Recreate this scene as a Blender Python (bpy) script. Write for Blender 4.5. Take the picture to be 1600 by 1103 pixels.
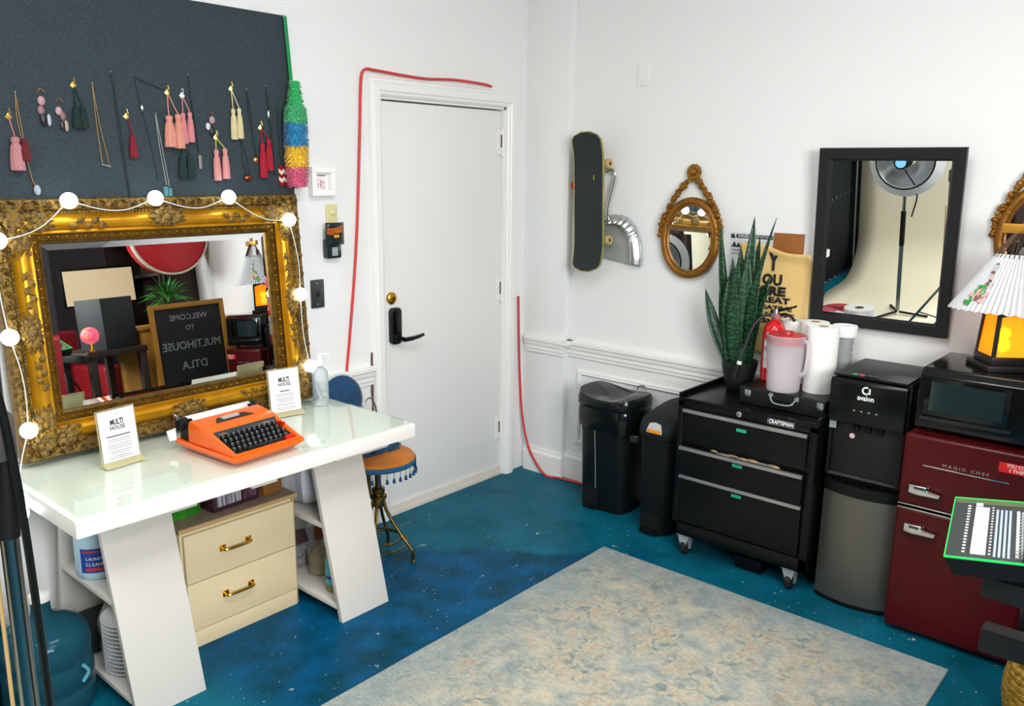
import bpy, bmesh, math, random
from mathutils import Vector, Matrix, Euler
random.seed(7)
PI = math.pi
SC = bpy.context.scene
COL = SC.collection
for _o in list(bpy.data.objects):
    bpy.data.objects.remove(_o)

# ------------------------------------------------------------------ camera
F_PX, CX, CY = 1318.4, 804.4, 563.1
YAW, PITCH, ROLL = math.radians(40.623), math.radians(12.793), math.radians(0.712)
CAM_LOC = Vector((-3.701, -3.075, 1.730))
_d = Vector((math.cos(PITCH) * math.cos(YAW), math.cos(PITCH) * math.sin(YAW), -math.sin(PITCH)))
_r = _d.cross(Vector((0, 0, 1))).normalized()
_u = _r.cross(_d)
_c, _s = math.cos(ROLL), math.sin(ROLL)
_r, _u = _c * _r + _s * _u, -_s * _r + _c * _u
cd = bpy.data.cameras.new('camera')
cam = bpy.data.objects.new('camera', cd)
COL.objects.link(cam)
_m = Matrix((_r, _u, -_d)).transposed().to_4x4()
_m.translation = CAM_LOC
cam.matrix_world = _m
cd.sensor_fit = 'HORIZONTAL'
cd.sensor_width = 36.0
cd.lens = F_PX / 1600 * 36
cd.shift_x = (800 - CX) / 1600
cd.shift_y = (CY - 551.5) / 1600
cd.clip_start = 0.05
SC.camera = cam

# ------------------------------------------------------------------ world, exposure
w = bpy.data.worlds.new('world')
SC.world = w
w.use_nodes = True
w.node_tree.nodes['Background'].inputs[0].default_value = (0.9, 0.95, 1.0, 1)
w.node_tree.nodes['Background'].inputs[1].default_value = 0.05
SC.view_settings.view_transform = 'Standard'
SC.view_settings.look = 'None'
SC.view_settings.exposure = 0.08
SC.view_settings.gamma = 1.0
SC.view_settings.use_curve_mapping = False
SC.cycles.max_bounces = 7
SC.cycles.diffuse_bounces = 4
SC.cycles.glossy_bounces = 4
SC.cycles.transmission_bounces = 6
SC.cycles.transparent_max_bounces = 12

# ceiling fixtures' light (the fixtures themselves are built with the ceiling)
CEIL = 3.0
FIXTURES = [(-2.3, -2.2, 25, 1.2, 0.6), (-4.3, -1.6, 26, 1.2, 0.6), (-2.8, -3.9, 27, 1.2, 0.6)]
for _x, _y, _p, _a, _b in FIXTURES:
    ld = bpy.data.lights.new('ceiling_panel_light', 'AREA')
    ld.shape = 'RECTANGLE'
    ld.size, ld.size_y = _a, _b
    ld.energy = _p
    ld.color = (0.985, 0.995, 1.0)
    lo = bpy.data.objects.new('ceiling_panel_light', ld)
    COL.objects.link(lo)
    lo.location = (_x, _y, CEIL - 0.075)

# big softbox on its stand behind the photographer (its housing is built with the studio gear)
SOFT_LOC, SOFT_AIM = Vector((-3.4, -4.72, 2.0)), Vector((-1.3, -0.6, 0.75))
SOFT_W, SOFT_H = 1.5, 1.0
SOFT_ROT = (SOFT_AIM - SOFT_LOC).to_track_quat('-Z', 'Y').to_euler()
ld = bpy.data.lights.new('softbox_light', 'AREA')
ld.shape = 'RECTANGLE'
ld.size, ld.size_y = SOFT_W, SOFT_H
ld.energy = 96
ld.color = (0.985, 0.995, 1.0)
lo = bpy.data.objects.new('softbox_light', ld)
COL.objects.link(lo)
lo.location = SOFT_LOC
lo.rotation_euler = SOFT_ROT

# ------------------------------------------------------------------ helpers
def lin(h):
    h = h.lstrip('#')
    c = [int(h[i:i + 2], 16) / 255 for i in (0, 2, 4)]
    return tuple((x / 12.92 if x <= 0.04045 else ((x + 0.055) / 1.055) ** 2.4) for x in c) + (1,)

MATS = {}
def M(name, col, rough=0.5, metal=0.0, var=None, bump=None, emit=None, trans=0, coat=0, ior=1.45,
      alpha=1, spec=None, sheen=0, aniso=None, sss=0):
    """procedural principled material; var=(scale, second colour, sharpness, stretch) bump=(scale, strength, stretch)"""
    if name in MATS:
        return MATS[name]
    m = bpy.data.materials.new(name)
    m.use_nodes = True
    nt = m.node_tree
    b = nt.nodes['Principled BSDF']
    b.inputs['Base Color'].default_value = lin(col)
    b.inputs['Roughness'].default_value = rough
    b.inputs['Metallic'].default_value = metal
    b.inputs['IOR'].default_value = ior
    b.inputs['Transmission Weight'].default_value = trans
    b.inputs['Coat Weight'].default_value = coat
    b.inputs['Coat Roughness'].default_value = 0.08
    b.inputs['Alpha'].default_value = alpha
    b.inputs['Sheen Weight'].default_value = sheen
    if spec is not None:
        b.inputs['Specular IOR Level'].default_value = spec
    if sss:
        b.inputs['Subsurface Weight'].default_value = sss
        b.inputs['Subsurface Radius'].default_value = (0.02, 0.02, 0.02)
    if emit:
        b.inputs['Emission Color'].default_value = lin(emit[0])
        b.inputs['Emission Strength'].default_value = emit[1]
    def coords(stretch):
        tc = nt.nodes.new('ShaderNodeTexCoord')
        mp = nt.nodes.new('ShaderNodeMapping')
        mp.inputs['Scale'].default_value = stretch or (1, 1, 1)
        nt.links.new(tc.outputs['Object'], mp.inputs['Vector'])
        return mp.outputs['Vector']
    if var:
        sc, c2, sharp = var[0], var[1], var[2]
        st = var[3] if len(var) > 3 else None
        n = nt.nodes.new('ShaderNodeTexNoise')
        n.inputs['Scale'].default_value = sc
        n.inputs['Detail'].default_value = 5
        nt.links.new(coords(st), n.inputs['Vector'])
        r = nt.nodes.new('ShaderNodeValToRGB')
        r.color_ramp.elements[0].position = 0.5 - sharp
        r.color_ramp.elements[1].position = 0.5 + sharp
        r.color_ramp.elements[0].color = lin(col)
        r.color_ramp.elements[1].color = lin(c2)
        nt.links.new(n.outputs['Fac'], r.inputs['Fac'])
        nt.links.new(r.outputs['Color'], b.inputs['Base Color'])
    if bump:
        n = nt.nodes.new('ShaderNodeTexNoise')
        n.inputs['Scale'].default_value = bump[0]
        n.inputs['Detail'].default_value = 4
        nt.links.new(coords(bump[2] if len(bump) > 2 else None), n.inputs['Vector'])
        bp = nt.nodes.new('ShaderNodeBump')
        bp.inputs['Strength'].default_value = bump[1]
        bp.inputs['Distance'].default_value = 0.01
        nt.links.new(n.outputs['Fac'], bp.inputs['Height'])
        nt.links.new(bp.outputs['Normal'], b.inputs['Normal'])
    MATS[name] = m
    return m

def root_matrix(o):
    while o.parent:
        o = o.parent
    return Matrix.Translation(o.location) @ o.rotation_euler.to_matrix().to_4x4()

class MB:
    """collects geometry; build() links it as one mesh object"""
    def __init__(s):
        s.v, s.f, s.mi = [], [], []
        s.cur = 0
    def add(s, vs, fs):
        k = len(s.v)
        s.v += [tuple(p) for p in vs]
        s.f += [tuple(i + k for i in f) for f in fs]
        s.mi += [s.cur] * len(fs)
        return s
    def box(s, x0, x1, y0, y1, z0, z1, m=None):
        vs = [Vector((x, y, z)) for x in (x0, x1) for y in (y0, y1) for z in (z0, z1)]
        if m is not None:
            vs = [m @ p for p in vs]
        return s.add(vs, [(0, 1, 3, 2), (4, 6, 7, 5), (0, 4, 5, 1), (2, 3, 7, 6), (0, 2, 6, 4), (1, 5, 7, 3)])
    def prism(s, poly, ext):
        n = len(poly)
        e = Vector(ext)
        a = [Vector(p) for p in poly]
        return s.add(a + [p + e for p in a],
                     [tuple(range(n - 1, -1, -1)), tuple(range(n, 2 * n))] + [(i, (i + 1) % n, n + (i + 1) % n, n + i) for i in range(n)])
    def tube(s, pts, r, n=8, closed=False, caps=True, flat=None):
        pts = [Vector(p) for p in pts]
        N = len(pts)
        rs = r if isinstance(r, (list, tuple)) else [r] * N
        tang = []
        for i in range(N):
            a = pts[(i - 1) % N] if (closed or i > 0) else pts[i]
            b = pts[(i + 1) % N] if (closed or i < N - 1) else pts[i]
            t = (b - a)
            tang.append(t.normalized() if t.length > 1e-9 else Vector((0, 0, 1)))
        up = Vector((0, 0, 1)) if abs(tang[0].z) < 0.9 else Vector((1, 0, 0))
        nrm = (up - tang[0] * up.dot(tang[0])).normalized()
        vs = []
        for i in range(N):
            nrm = nrm - tang[i] * nrm.dot(tang[i])
            nrm = nrm.normalized() if nrm.length > 1e-6 else tang[i].orthogonal().normalized()
            bi = tang[i].cross(nrm)
            for k in range(n):
                a = 2 * PI * k / n
                f2 = flat if flat else 1
                vs.append(pts[i] + rs[i] * (math.cos(a) * nrm + math.sin(a) * f2 * bi))
        fs = []
        for i in range(N if closed else N - 1):
            j = (i + 1) % N
            for k in range(n):
                k2 = (k + 1) % n
                fs.append((i * n + k, i * n + k2, j * n + k2, j * n + k))
        if caps and not closed:
            fs.append(tuple(range(n - 1, -1, -1)))
            fs.append(tuple((N - 1) * n + k for k in range(n)))
        return s.add(vs, fs)
    def cyl(s, p0, p1, r0, r1=None, n=16):
        return s.tube([p0, p1], [r0, r0 if r1 is None else r1], n)
    def lathe(s, prof, c=(0, 0, 0), n=24, sx=1, sy=1, m=None):
        vs, fs, idx = [], [], []
        for (r, z) in prof:
            if r < 1e-6:
                idx.append([len(vs)])
                vs.append(Vector((0, 0, z)))
            else:
                idx.append(list(range(len(vs), len(vs) + n)))
                vs += [Vector((r * sx * math.cos(2 * PI * k / n), r * sy * math.sin(2 * PI * k / n), z)) for k in range(n)]
        for a, b in zip(idx, idx[1:]):
            for k in range(n):
                k2 = (k + 1) % n
                if len(a) == 1 and len(b) == 1:
                    continue
                if len(a) == 1:
                    fs.append((a[0], b[k2], b[k]))
                elif len(b) == 1:
                    fs.append((a[k], a[k2], b[0]))
                else:
                    fs.append((a[k], a[k2], b[k2], b[k]))
        c = Vector(c)
        vs = [(m @ p if m is not None else p) + c for p in vs]
        return s.add(vs, fs)
    def sphere(s, c, r, n=12, k=8, sc=(1, 1, 1), m=None):
        pr = [(math.sin(PI * i / k), -math.cos(PI * i / k)) for i in range(k + 1)]
        pr[0], pr[-1] = (0, -1), (0, 1)
        mm = Matrix.Diagonal((r * sc[0], r * sc[1], r * sc[2]))
        if m is not None:
            mm = m.to_3x3() @ mm
        return s.lathe(pr, c, n, m=mm)
    def grid(s, fn, nu, nv, cu=False):
        vs = [fn(i / nu, j / nv) for i in range(nu if cu else nu + 1) for j in range(nv + 1)]
        L = nu if cu else nu + 1
        fs = []
        for i in range(nu):
            i2 = (i + 1) % L
            for j in range(nv):
                fs.append((i * (nv + 1) + j, i2 * (nv + 1) + j, i2 * (nv + 1) + j + 1, i * (nv + 1) + j + 1))
        return s.add(vs, fs)
    def build(s, name, mat, parent=None, bevel=0, seg=2, smooth=40, world=False, solid=0, loc=None, doubles=False):
        vs = s.v
        me = bpy.data.meshes.new(name)
        o = bpy.data.objects.new(name, me)
        if parent is not None and world:
            im = root_matrix(parent).inverted()
            vs = [im @ Vector(p) for p in vs]
        if parent is None and loc is not None:
            L = Vector(loc)
            vs = [Vector(p) - L for p in vs]
            o.location = L
        me.from_pydata([tuple(p) for p in vs], [], s.f)
        for mt in (mat if isinstance(mat, (list, tuple)) else [mat]):
            me.materials.append(mt)
        me.polygons.foreach_set('material_index', s.mi)
        bm = bmesh.new()
        bm.from_mesh(me)
        if doubles:
            bmesh.ops.remove_doubles(bm, verts=bm.verts, dist=1e-5)
        bmesh.ops.recalc_face_normals(bm, faces=bm.faces)
        if bevel:
            ed = [e for e in bm.edges if len(e.link_faces) == 2 and e.calc_face_angle(0) > 0.55]
            if ed:
                bmesh.ops.bevel(bm, geom=ed, offset=bevel, segments=seg, profile=0.6, affect='EDGES', clamp_overlap=True)
        bm.to_mesh(me)
        bm.free()
        if smooth:
            me.polygons.foreach_set('use_smooth', [True] * len(me.polygons))
            me.set_sharp_from_angle(angle=math.radians(smooth))
        COL.objects.link(o)
        if solid:
            md = o.modifiers.new('thickness', 'SOLIDIFY')
            md.thickness = solid
            md.offset = 0
        if parent is not None:
            o.parent = parent
        return o

def tag(o, label, cat, group=None, kind=None):
    o['label'] = label
    if cat:
        o['category'] = cat
    if group:
        o['group'] = group
    if kind:
        o['kind'] = kind
    return o

def thing(name, label, cat, loc=(0, 0, 0), rz=0, group=None, rot=None):
    o = bpy.data.objects.new(name, None)
    o.empty_display_size = 0.1
    COL.objects.link(o)
    o.location = loc
    o.rotation_euler = rot if rot else (0, 0, rz)
    return tag(o, label, cat, group)

def struct(mb, name, mat, label, bevel=0, **k):
    o = mb.build(name, mat, bevel=bevel, **k)
    return tag(o, label, None, kind='structure')

def dup(root, loc, rot=None, label=None):
    def cp(o, p):
        c = o.copy()
        COL.objects.link(c)
        c.parent = p
        for ch in o.children:
            cp(ch, c)
        return c
    r = cp(root, None)
    r.location = loc
    if rot is not None:
        r.rotation_euler = rot
    if label:
        r['label'] = label
    return r

_tc = 0
def text(body, size, o, right, up, mat, parent, name='lettering', align='CENTER', space=1.0, world=True, depth=0.0006, bold=0.0, width=None):
    """flat print: letters as thin mesh at point o, reading along `right`"""
    cu = bpy.data.curves.new('t', 'FONT')
    cu.body = body
    cu.size = size
    cu.align_x = align
    cu.align_y = 'CENTER'
    cu.space_character = space
    cu.extrude = depth / 2
    cu.offset = bold
    cu.resolution_u = 2
    to = bpy.data.objects.new('t', cu)
    COL.objects.link(to)
    dg = bpy.context.evaluated_depsgraph_get()
    me = bpy.data.meshes.new_from_object(to.evaluated_get(dg))
    bpy.data.objects.remove(to)
    R_, U_ = Vector(right).normalized(), Vector(up).normalized()
    U_ = (U_ - R_ * U_.dot(R_)).normalized()
    N_ = R_.cross(U_)
    mt = Matrix((R_, U_, N_)).transposed().to_4x4()
    if width:
        xs = [v.co.x for v in me.vertices]
        if xs:
            k = width / (max(xs) - min(xs))
            mt = mt @ Matrix.Diagonal((k, 1, 1, 1))
    mt = Matrix.Translation(Vector(o)) @ mt
    if world and parent is not None:
        mt = root_matrix(parent).inverted() @ mt
    me.transform(mt)
    me.materials.clear()
    me.materials.append(mat)
    me.name = name
    ob = bpy.data.objects.new(name, me)
    COL.objects.link(ob)
    ob.parent = parent
    return ob

def bez(p, n=16):
    """Catmull-Rom through points"""
    p = [Vector(q) for q in p]
    P = [p[0] * 2 - p[1]] + p + [p[-1] * 2 - p[-2]]
    out = []
    for i in range(1, len(P) - 2):
        a, b, c, d = P[i - 1:i + 3]
        for k in range(n):
            t = k / n
            out.append(0.5 * ((2 * b) + (c - a) * t + (2 * a - 5 * b + 4 * c - d) * t * t + (3 * b - a - 3 * c + d) * t ** 3))
    out.append(p[-1])
    return out

def rrect(x0, x1, y0, y1, r, n=5):
    """rounded rectangle outline, counter-clockwise"""
    out = []
    for cx, cy, a0 in ((x1 - r, y1 - r, 0), (x0 + r, y1 - r, 90), (x0 + r, y0 + r, 180), (x1 - r, y0 + r, 270)):
        for k in range(n + 1):
            a = math.radians(a0 + 90 * k / n)
            out.append((cx + r * math.cos(a), cy + r * math.sin(a)))
    return out

# ------------------------------------------------------------------ shared materials
WHITE = M('white_wall_paint', '#e6e7e6', 0.6, bump=(60, 0.05))
TRIMW = M('white_gloss_trim', '#e9e9e6', 0.35, bump=(40, 0.04))
DOORW = M('white_door_paint', '#e4e4e2', 0.4, bump=(30, 0.03))
BLACK = M('black_plastic', '#0a0d0d', 0.4, spec=.3)
BLACKM = M('matte_black', '#090b0b', 0.65, spec=.3)
BGLOSS = M('gloss_black', '#070808', 0.12, spec=.4)
CHROME = M('chrome', '#d8d8d8', 0.12, 1)
STEEL = M('brushed_steel', '#b9bcbd', 0.3, 1)
BRASS = M('brass', '#d8a63c', 0.22, 1)
PAPER = M('white_paper', '#f2f2f0', 0.7)
INK = M('black_ink', '#161616', 0.7)
GREYINK = M('grey_ink', '#6f6f70', 0.7)
WLAM = M('white_laminate', '#cdcac3', 0.4, spec=.3)
DESKW = M('white_desk_laminate', '#eeebe6', 0.35)
MIRROR = M('mirror_glass', '#e8ecec', 0.005, 1)
def thin_glass(name, tint, gloss=1.0, ior=1.5, rough=0.01):
    m = bpy.data.materials.new(name)
    m.use_nodes = True
    nt = m.node_tree
    nt.nodes.remove(nt.nodes['Principled BSDF'])
    t_ = nt.nodes.new('ShaderNodeBsdfTransparent')
    t_.inputs[0].default_value = lin(tint)
    g_ = nt.nodes.new('ShaderNodeBsdfGlossy')
    g_.inputs['Roughness'].default_value = rough
    g_.inputs['Color'].default_value = (gloss, gloss, gloss, 1)
    f_ = nt.nodes.new('ShaderNodeFresnel')
    f_.inputs['IOR'].default_value = ior
    x_ = nt.nodes.new('ShaderNodeMixShader')
    ge = nt.nodes.new('ShaderNodeNewGeometry')
    mu = nt.nodes.new('ShaderNodeMath')
    mu.operation = 'MULTIPLY_ADD'
    nt.links.new(f_.outputs[0], mu.inputs[0])
    iv = nt.nodes.new('ShaderNodeMath')
    iv.operation = 'SUBTRACT'
    iv.inputs[0].default_value = 1.0
    nt.links.new(ge.outputs['Backfacing'], iv.inputs[1])
    nt.links.new(iv.outputs[0], mu.inputs[1])
    mu.inputs[2].default_value = 0.0
    nt.links.new(mu.outputs[0], x_.inputs[0])
    nt.links.new(t_.outputs[0], x_.inputs[1])
    nt.links.new(g_.outputs[0], x_.inputs[2])
    nt.links.new(x_.outputs[0], nt.nodes['Material Output'].inputs['Surface'])
    MATS[name] = m
    return m
CLEAR = M('clear_plastic', '#f6f8f2', 0.05, trans=1, ior=1.3)
RED = M('red_plastic', '#c81a1a', 0.35)
# ================================================================== the setting
def floor_material():
    m = bpy.data.materials.new('worn_teal_painted_concrete')
    m.use_nodes = True
    nt = m.node_tree
    L = nt.links.new
    b = nt.nodes['Principled BSDF']
    tc = nt.nodes.new('ShaderNodeTexCoord')
    def noise(scale, det=5, rot=0, st=(1, 1, 1), off=(0, 0, 0)):
        mp = nt.nodes.new('ShaderNodeMapping')
        mp.inputs['Rotation'].default_value = (0, 0, rot)
        mp.inputs['Scale'].default_value = st
        mp.inputs['Location'].default_value = off
        L(tc.outputs['Object'], mp.inputs['Vector'])
        n = nt.nodes.new('ShaderNodeTexNoise')
        n.inputs['Scale'].default_value = scale
        n.inputs['Detail'].default_value = det
        L(mp.outputs['Vector'], n.inputs['Vector'])
        return n.outputs['Fac']
    def ramp(fac, p0, p1, c0=(0, 0, 0, 1), c1=(1, 1, 1, 1)):
        r = nt.nodes.new('ShaderNodeValToRGB')
        r.color_ramp.elements[0].position, r.color_ramp.elements[1].position = p0, p1
        r.color_ramp.elements[0].color, r.color_ramp.elements[1].color = c0, c1
        L(fac, r.inputs['Fac'])
        return r.outputs['Color']
    def mix(f, a, c):
        x = nt.nodes.new('ShaderNodeMix')
        x.data_type = 'RGBA'
        L(f, x.inputs[0])
        for v, k in ((a, 6), (c, 7)):
            if isinstance(v, tuple):
                x.inputs[k].default_value = v
            else:
                L(v, x.inputs[k])
        return x.outputs[2]
    def math_(op, a, c):
        x = nt.nodes.new('ShaderNodeMath')
        x.operation = op
        for v, k in ((a, 0), (c, 1)):
            if isinstance(v, (int, float)):
                x.inputs[k].default_value = v
            else:
                L(v, x.inputs[k])
        return x.outputs[0]
    teal = ramp(noise(3.0, 6), 0.3, 0.75, lin('#064c5c'), lin('#0b6a84'))
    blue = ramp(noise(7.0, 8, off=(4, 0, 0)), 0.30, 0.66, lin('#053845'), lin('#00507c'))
    # deeper blue area between the desk and the rug, with a wavering edge
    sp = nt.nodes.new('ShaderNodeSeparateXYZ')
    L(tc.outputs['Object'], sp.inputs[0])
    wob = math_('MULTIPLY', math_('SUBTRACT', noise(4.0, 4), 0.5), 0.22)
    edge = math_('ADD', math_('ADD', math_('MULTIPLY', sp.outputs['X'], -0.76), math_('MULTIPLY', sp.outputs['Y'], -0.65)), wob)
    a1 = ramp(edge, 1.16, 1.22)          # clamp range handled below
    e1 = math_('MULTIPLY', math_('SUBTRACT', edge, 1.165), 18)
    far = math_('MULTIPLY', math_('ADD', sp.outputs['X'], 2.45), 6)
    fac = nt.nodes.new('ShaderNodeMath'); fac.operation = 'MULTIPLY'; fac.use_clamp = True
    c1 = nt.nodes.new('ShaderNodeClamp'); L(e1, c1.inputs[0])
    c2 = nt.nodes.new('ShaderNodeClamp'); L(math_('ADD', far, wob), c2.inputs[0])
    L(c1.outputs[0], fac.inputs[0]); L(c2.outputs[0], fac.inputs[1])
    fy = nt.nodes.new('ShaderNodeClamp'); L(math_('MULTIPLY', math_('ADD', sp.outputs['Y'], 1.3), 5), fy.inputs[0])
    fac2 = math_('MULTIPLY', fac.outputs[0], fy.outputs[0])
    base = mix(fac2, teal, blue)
    dirt = ramp(noise(1.6, 8, off=(3, 1, 0)), 0.55, 0.75)
    base = mix(math_('MULTIPLY', dirt, 0.35), base, lin('#24393d'))
    # chips of missing paint and scratches
    chips = ramp(noise(30, 5), 0.70, 0.72)
    chips2 = ramp(noise(60, 2, off=(5, 2, 0)), 0.70, 0.73)
    chips3 = ramp(noise(13, 6, off=(9, 3, 0)), 0.70, 0.712)
    chips = math_('MAXIMUM', chips, chips3)
    area = ramp(noise(2.2, 3, off=(1, 7, 0)), 0.36, 0.55)
    scr = None
    for rot, off in ((0.5, 1.3), (1.9, 4.2), (2.9, 8.8), (1.2, 12.1)):
        q = ramp(noise(7, 3, rot, (0.35, 9, 1), (off, off, 0)), 0.745, 0.765)
        scr = q if scr is None else math_('MAXIMUM', scr, q)
    wear = math_('MULTIPLY', math_('MAXIMUM', math_('MAXIMUM', chips, chips2), scr), area)
    base = mix(math_('MULTIPLY', wear, 0.75), base, lin('#b9bfb6'))
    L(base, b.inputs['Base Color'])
    L(ramp(noise(6, 5, off=(2, 2, 0)), 0.3, 0.7, (0.28, 0.28, 0.28, 1), (0.45, 0.45, 0.45, 1)), b.inputs['Roughness'])
    b.inputs['Specular IOR Level'].default_value = 0.06
    bp = nt.nodes.new('ShaderNodeBump')
    bp.inputs['Strength'].default_value = 0.08
    bp.inputs['Distance'].default_value = 0.01
    L(noise(35, 4), bp.inputs['Height'])
    L(bp.outputs['Normal'], b.inputs['Normal'])
    return m

X0, Y0 = -6.0, -5.4       # far walls, behind the camera
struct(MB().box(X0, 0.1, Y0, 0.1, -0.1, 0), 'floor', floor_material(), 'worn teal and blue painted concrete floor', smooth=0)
struct(MB().box(X0, 0.1, Y0, 0.1, CEIL, CEIL + 0.1), 'ceiling', WHITE, 'white ceiling over the room', smooth=0)
DX0, DX1, DZ = -1.085, -0.217, 2.045
struct(MB().box(X0, DX0, 0, 0.14, 0, CEIL).box(DX1, 0.1, 0, 0.14, 0, CEIL).box(DX0, DX1, 0, 0.14, DZ, CEIL),
       'wall_left', WHITE, 'white painted wall with the door', smooth=0)
struct(MB().box(0, 0.14, Y0, 0, 0, CEIL), 'wall_right', WHITE, 'white painted wall with the black framed mirror', smooth=0)
struct(MB().box(-0.044, 0.0, -0.297, 0, 0, CEIL), 'wall_pier', WHITE, 'shallow white pier in the room corner', bevel=0.004)
CHAR = M('charcoal_wall_paint', '#2b2628', 0.6)
struct(MB().box(X0, 0.1, Y0 - 0.1, Y0, 0, CEIL), 'wall_front', CHAR, 'dark wall behind the photographer', smooth=0)
struct(MB().box(X0 - 0.1, X0, Y0, 0, 0, CEIL), 'wall_back', WHITE, 'white wall at the far end of the room', smooth=0)

# mouldings ------------------------------------------------------
def rail_profile(z0, h, d):
    return [(0, z0), (d * .35, z0), (d * .35, z0 + h * .16), (d * .55, z0 + h * .22), (d * .55, z0 + h * .42), (d * .7, z0 + h * .5),
            (d * .8, z0 + h * .72), (d, z0 + h * .78), (d, z0 + h * .96), (d * .9, z0 + h), (0, z0 + h)]
def base_profile(h=0.145, d=0.022):
    return [(0, 0), (d, 0), (d, h * .82), (d * .55, h * .9), (d * .5, h), (0, h)]
def run_x(mb, prof, x0, x1):      # along the left wall, standing out to -y
    return mb.prism([(x0, -a, z) for a, z in prof], (x1 - x0, 0, 0))
def run_y(mb, prof, y0, y1, x=0):  # along the right wall, standing out to -x
    return mb.prism([(x - a, y0, z) for a, z in prof], (0, y1 - y0, 0))
RP = rail_profile(0.715, 0.09, 0.034)
struct(run_x(MB(), RP, X0, -1.166), 'trim_1', TRIMW, 'chair rail on the door wall', smooth=25)
mb = run_y(MB(), RP, -0.297, -0.03, -0.044)
mb.box(-0.078, 0, -0.33, -0.297, 0.782, 0.805)
run_y(mb, RP, Y0, -0.297)
struct(mb, 'trim_2', TRIMW, 'chair rail on the mirror wall', smooth=25)
struct(run_x(MB(), base_profile(), X0, -1.166), 'baseboard_left', TRIMW, 'white baseboard on the door wall', smooth=25)
mb = run_y(MB(), base_profile(), -0.31, -0.03, -0.044)
run_y(mb, base_profile(0.155), Y0, -0.297)
struct(mb, 'baseboard_right', TRIMW, 'white baseboard on the mirror wall', smooth=25)
# picture-frame panel mouldings under the rail of the mirror wall
def panel(y0, y1, z0, z1):
    mb = MB()
    pr = [(0, 0), (0.010, 0.002), (0.014, 0.008), (0.012, 0.016), (0.016, 0.022), (0.010, 0.028), (0, 0.030)]
    n = len(pr)
    vs, fs = [], []
    for y, z, sy, sz in ((y0, z0, 1, 1), (y1, z0, -1, 1), (y1, z1, -1, -1), (y0, z1, 1, -1)):
        vs += [(-h, y + sy * w_, z + sz * w_) for h, w_ in pr]
    for i in range(4):
        j = (i + 1) % 4
        for k in range(n - 1):
            fs.append((i * n + k, j * n + k, j * n + k + 1, i * n + k + 1))
    return mb.add(vs, fs)
struct(panel(-1.22, -0.362, 0.215, 0.648), 'trim_3', TRIMW, 'raised panel moulding behind the bins', smooth=30)
struct(panel(-2.4, -1.36, 0.215, 0.648), 'trim_4', TRIMW, 'raised panel moulding behind the tool chest', smooth=30)

# door -----------------------------------------------------------
mb = MB()
prof = [(0, 0), (0.006, 0.0), (0.012, 0.020), (0.024, 0.024), (0.03, 0.030), (0.058, 0.030), (0.064, 0.024), (0.072, 0.022), (0.080, 0.014), (0.080, 0)]
prof = [(0.080 - a, h) for a, h in prof][::-1]      # a measured outward from the opening
n = len(prof)
vs, fs = [], []
for x, z, sx, sz in ((DX0, 0, -1, 0), (DX0, DZ, -1, 1), (DX1, DZ, 1, 1), (DX1, 0, 1, 0)):
    vs += [(x + sx * a * 1.02, -h - 0.001, z + sz * a * 1.1) for a, h in prof]
for i in range(3):
    for k in range(n - 1):
        fs.append((i * n + k, (i + 1) * n + k, (i + 1) * n + k + 1, i * n + k + 1))
fs += [tuple(range(n)), tuple(range(3 * n, 4 * n))]
mb.add(vs, fs)
# jamb and stop
mb.box(DX0, DX0 + 0.012, -0.001, 0.14, 0, DZ).box(DX1 - 0.012, DX1, -0.001, 0.14, 0, DZ).box(DX0, DX1, -0.001, 0.14, DZ - 0.012, DZ)
casing = struct(mb, 'trim_5', TRIMW, 'stepped white door casing', smooth=25)
chip = MB()
pts = [(-1.170, .87), (-1.160, .87), (-1.158, .80), (-1.164, .76), (-1.156, .70), (-1.16, .62), (-1.155, .5), (-1.17, .48), (-1.176, .55), (-1.172, .62), (-1.178, .68), (-1.170, .75), (-1.174, .81)]
chip.prism([(x, -0.0015, z) for x, z in pts], (0, -0.001, 0))
cp = chip.build('peeled_patch', M('peeled_brown_undercoat', '#46302f', 0.8, var=(50, '#6e5552', 0.1)), casing, smooth=0)
cp['label'] = 'dark patch where the white paint has peeled off'
mb = MB().box(DX0 + 0.014, DX1 - 0.014, 0.018, 0.06, 0.012, DZ - 0.018)
door = struct(mb, 'door_1', DOORW, 'white flush door with a black keypad lock', bevel=0.003)
MB().box(DX0 + 0.016, DX1 - 0.018, 0.004, 0.0175, 0.0, 0.05).box(DX0 + 0.016, DX1 - 0.018, -0.004, 0.004, 0.0, 0.022).build('bottom_strip', M('cream_door_sweep', '#d8d2c8', 0.5), door, bevel=0.002)
for z0, z1 in ((1.80, 1.935), (1.015, 1.15), (0.215, 0.35)):
    h = MB().cyl((DX1 - 0.012, 0.006, z0), (DX1 - 0.012, 0.006, z1), 0.008, n=10).box(DX1 - 0.05, DX1 - 0.012, 0.012, 0.0175, z0 + 0.004, z1 - 0.004)
    h.sphere((DX1 - 0.012, 0.006, z1 + 0.004), 0.007, 8, 6).sphere((DX1 - 0.012, 0.006, z0 - 0.004), 0.007, 8, 6)
    hg = h.build('hinge', TRIMW, door)
    MB().box(DX1 - 0.022, DX1 - 0.018, 0.004, 0.0118, z0 + 0.04, z1 - 0.03).build('worn_slot', M('rusty_hinge_pin', '#5c3d38', 0.7), hg, smooth=0)
db = MB().lathe([(0, 0), (0.031, 0), (0.031, 0.006), (0.026, 0.012), (0.017, 0.016), (0.016, 0.024), (0, 0.026)], (0, 0, 0), 24, m=Matrix.Rotation(PI / 2, 3, 'X'))
db.v = [(x - 1.021, y + 0.018, z + 1.112) for x, y, z in db.v]
d1 = db.build('deadbolt', BRASS, door)
MB().box(-1.0235, -1.0185, -0.0095, -0.006, 1.103, 1.121).build('keyhole_plate', M('dark_brass', '#7c5a18', 0.3, 1), d1, smooth=0)
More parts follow.
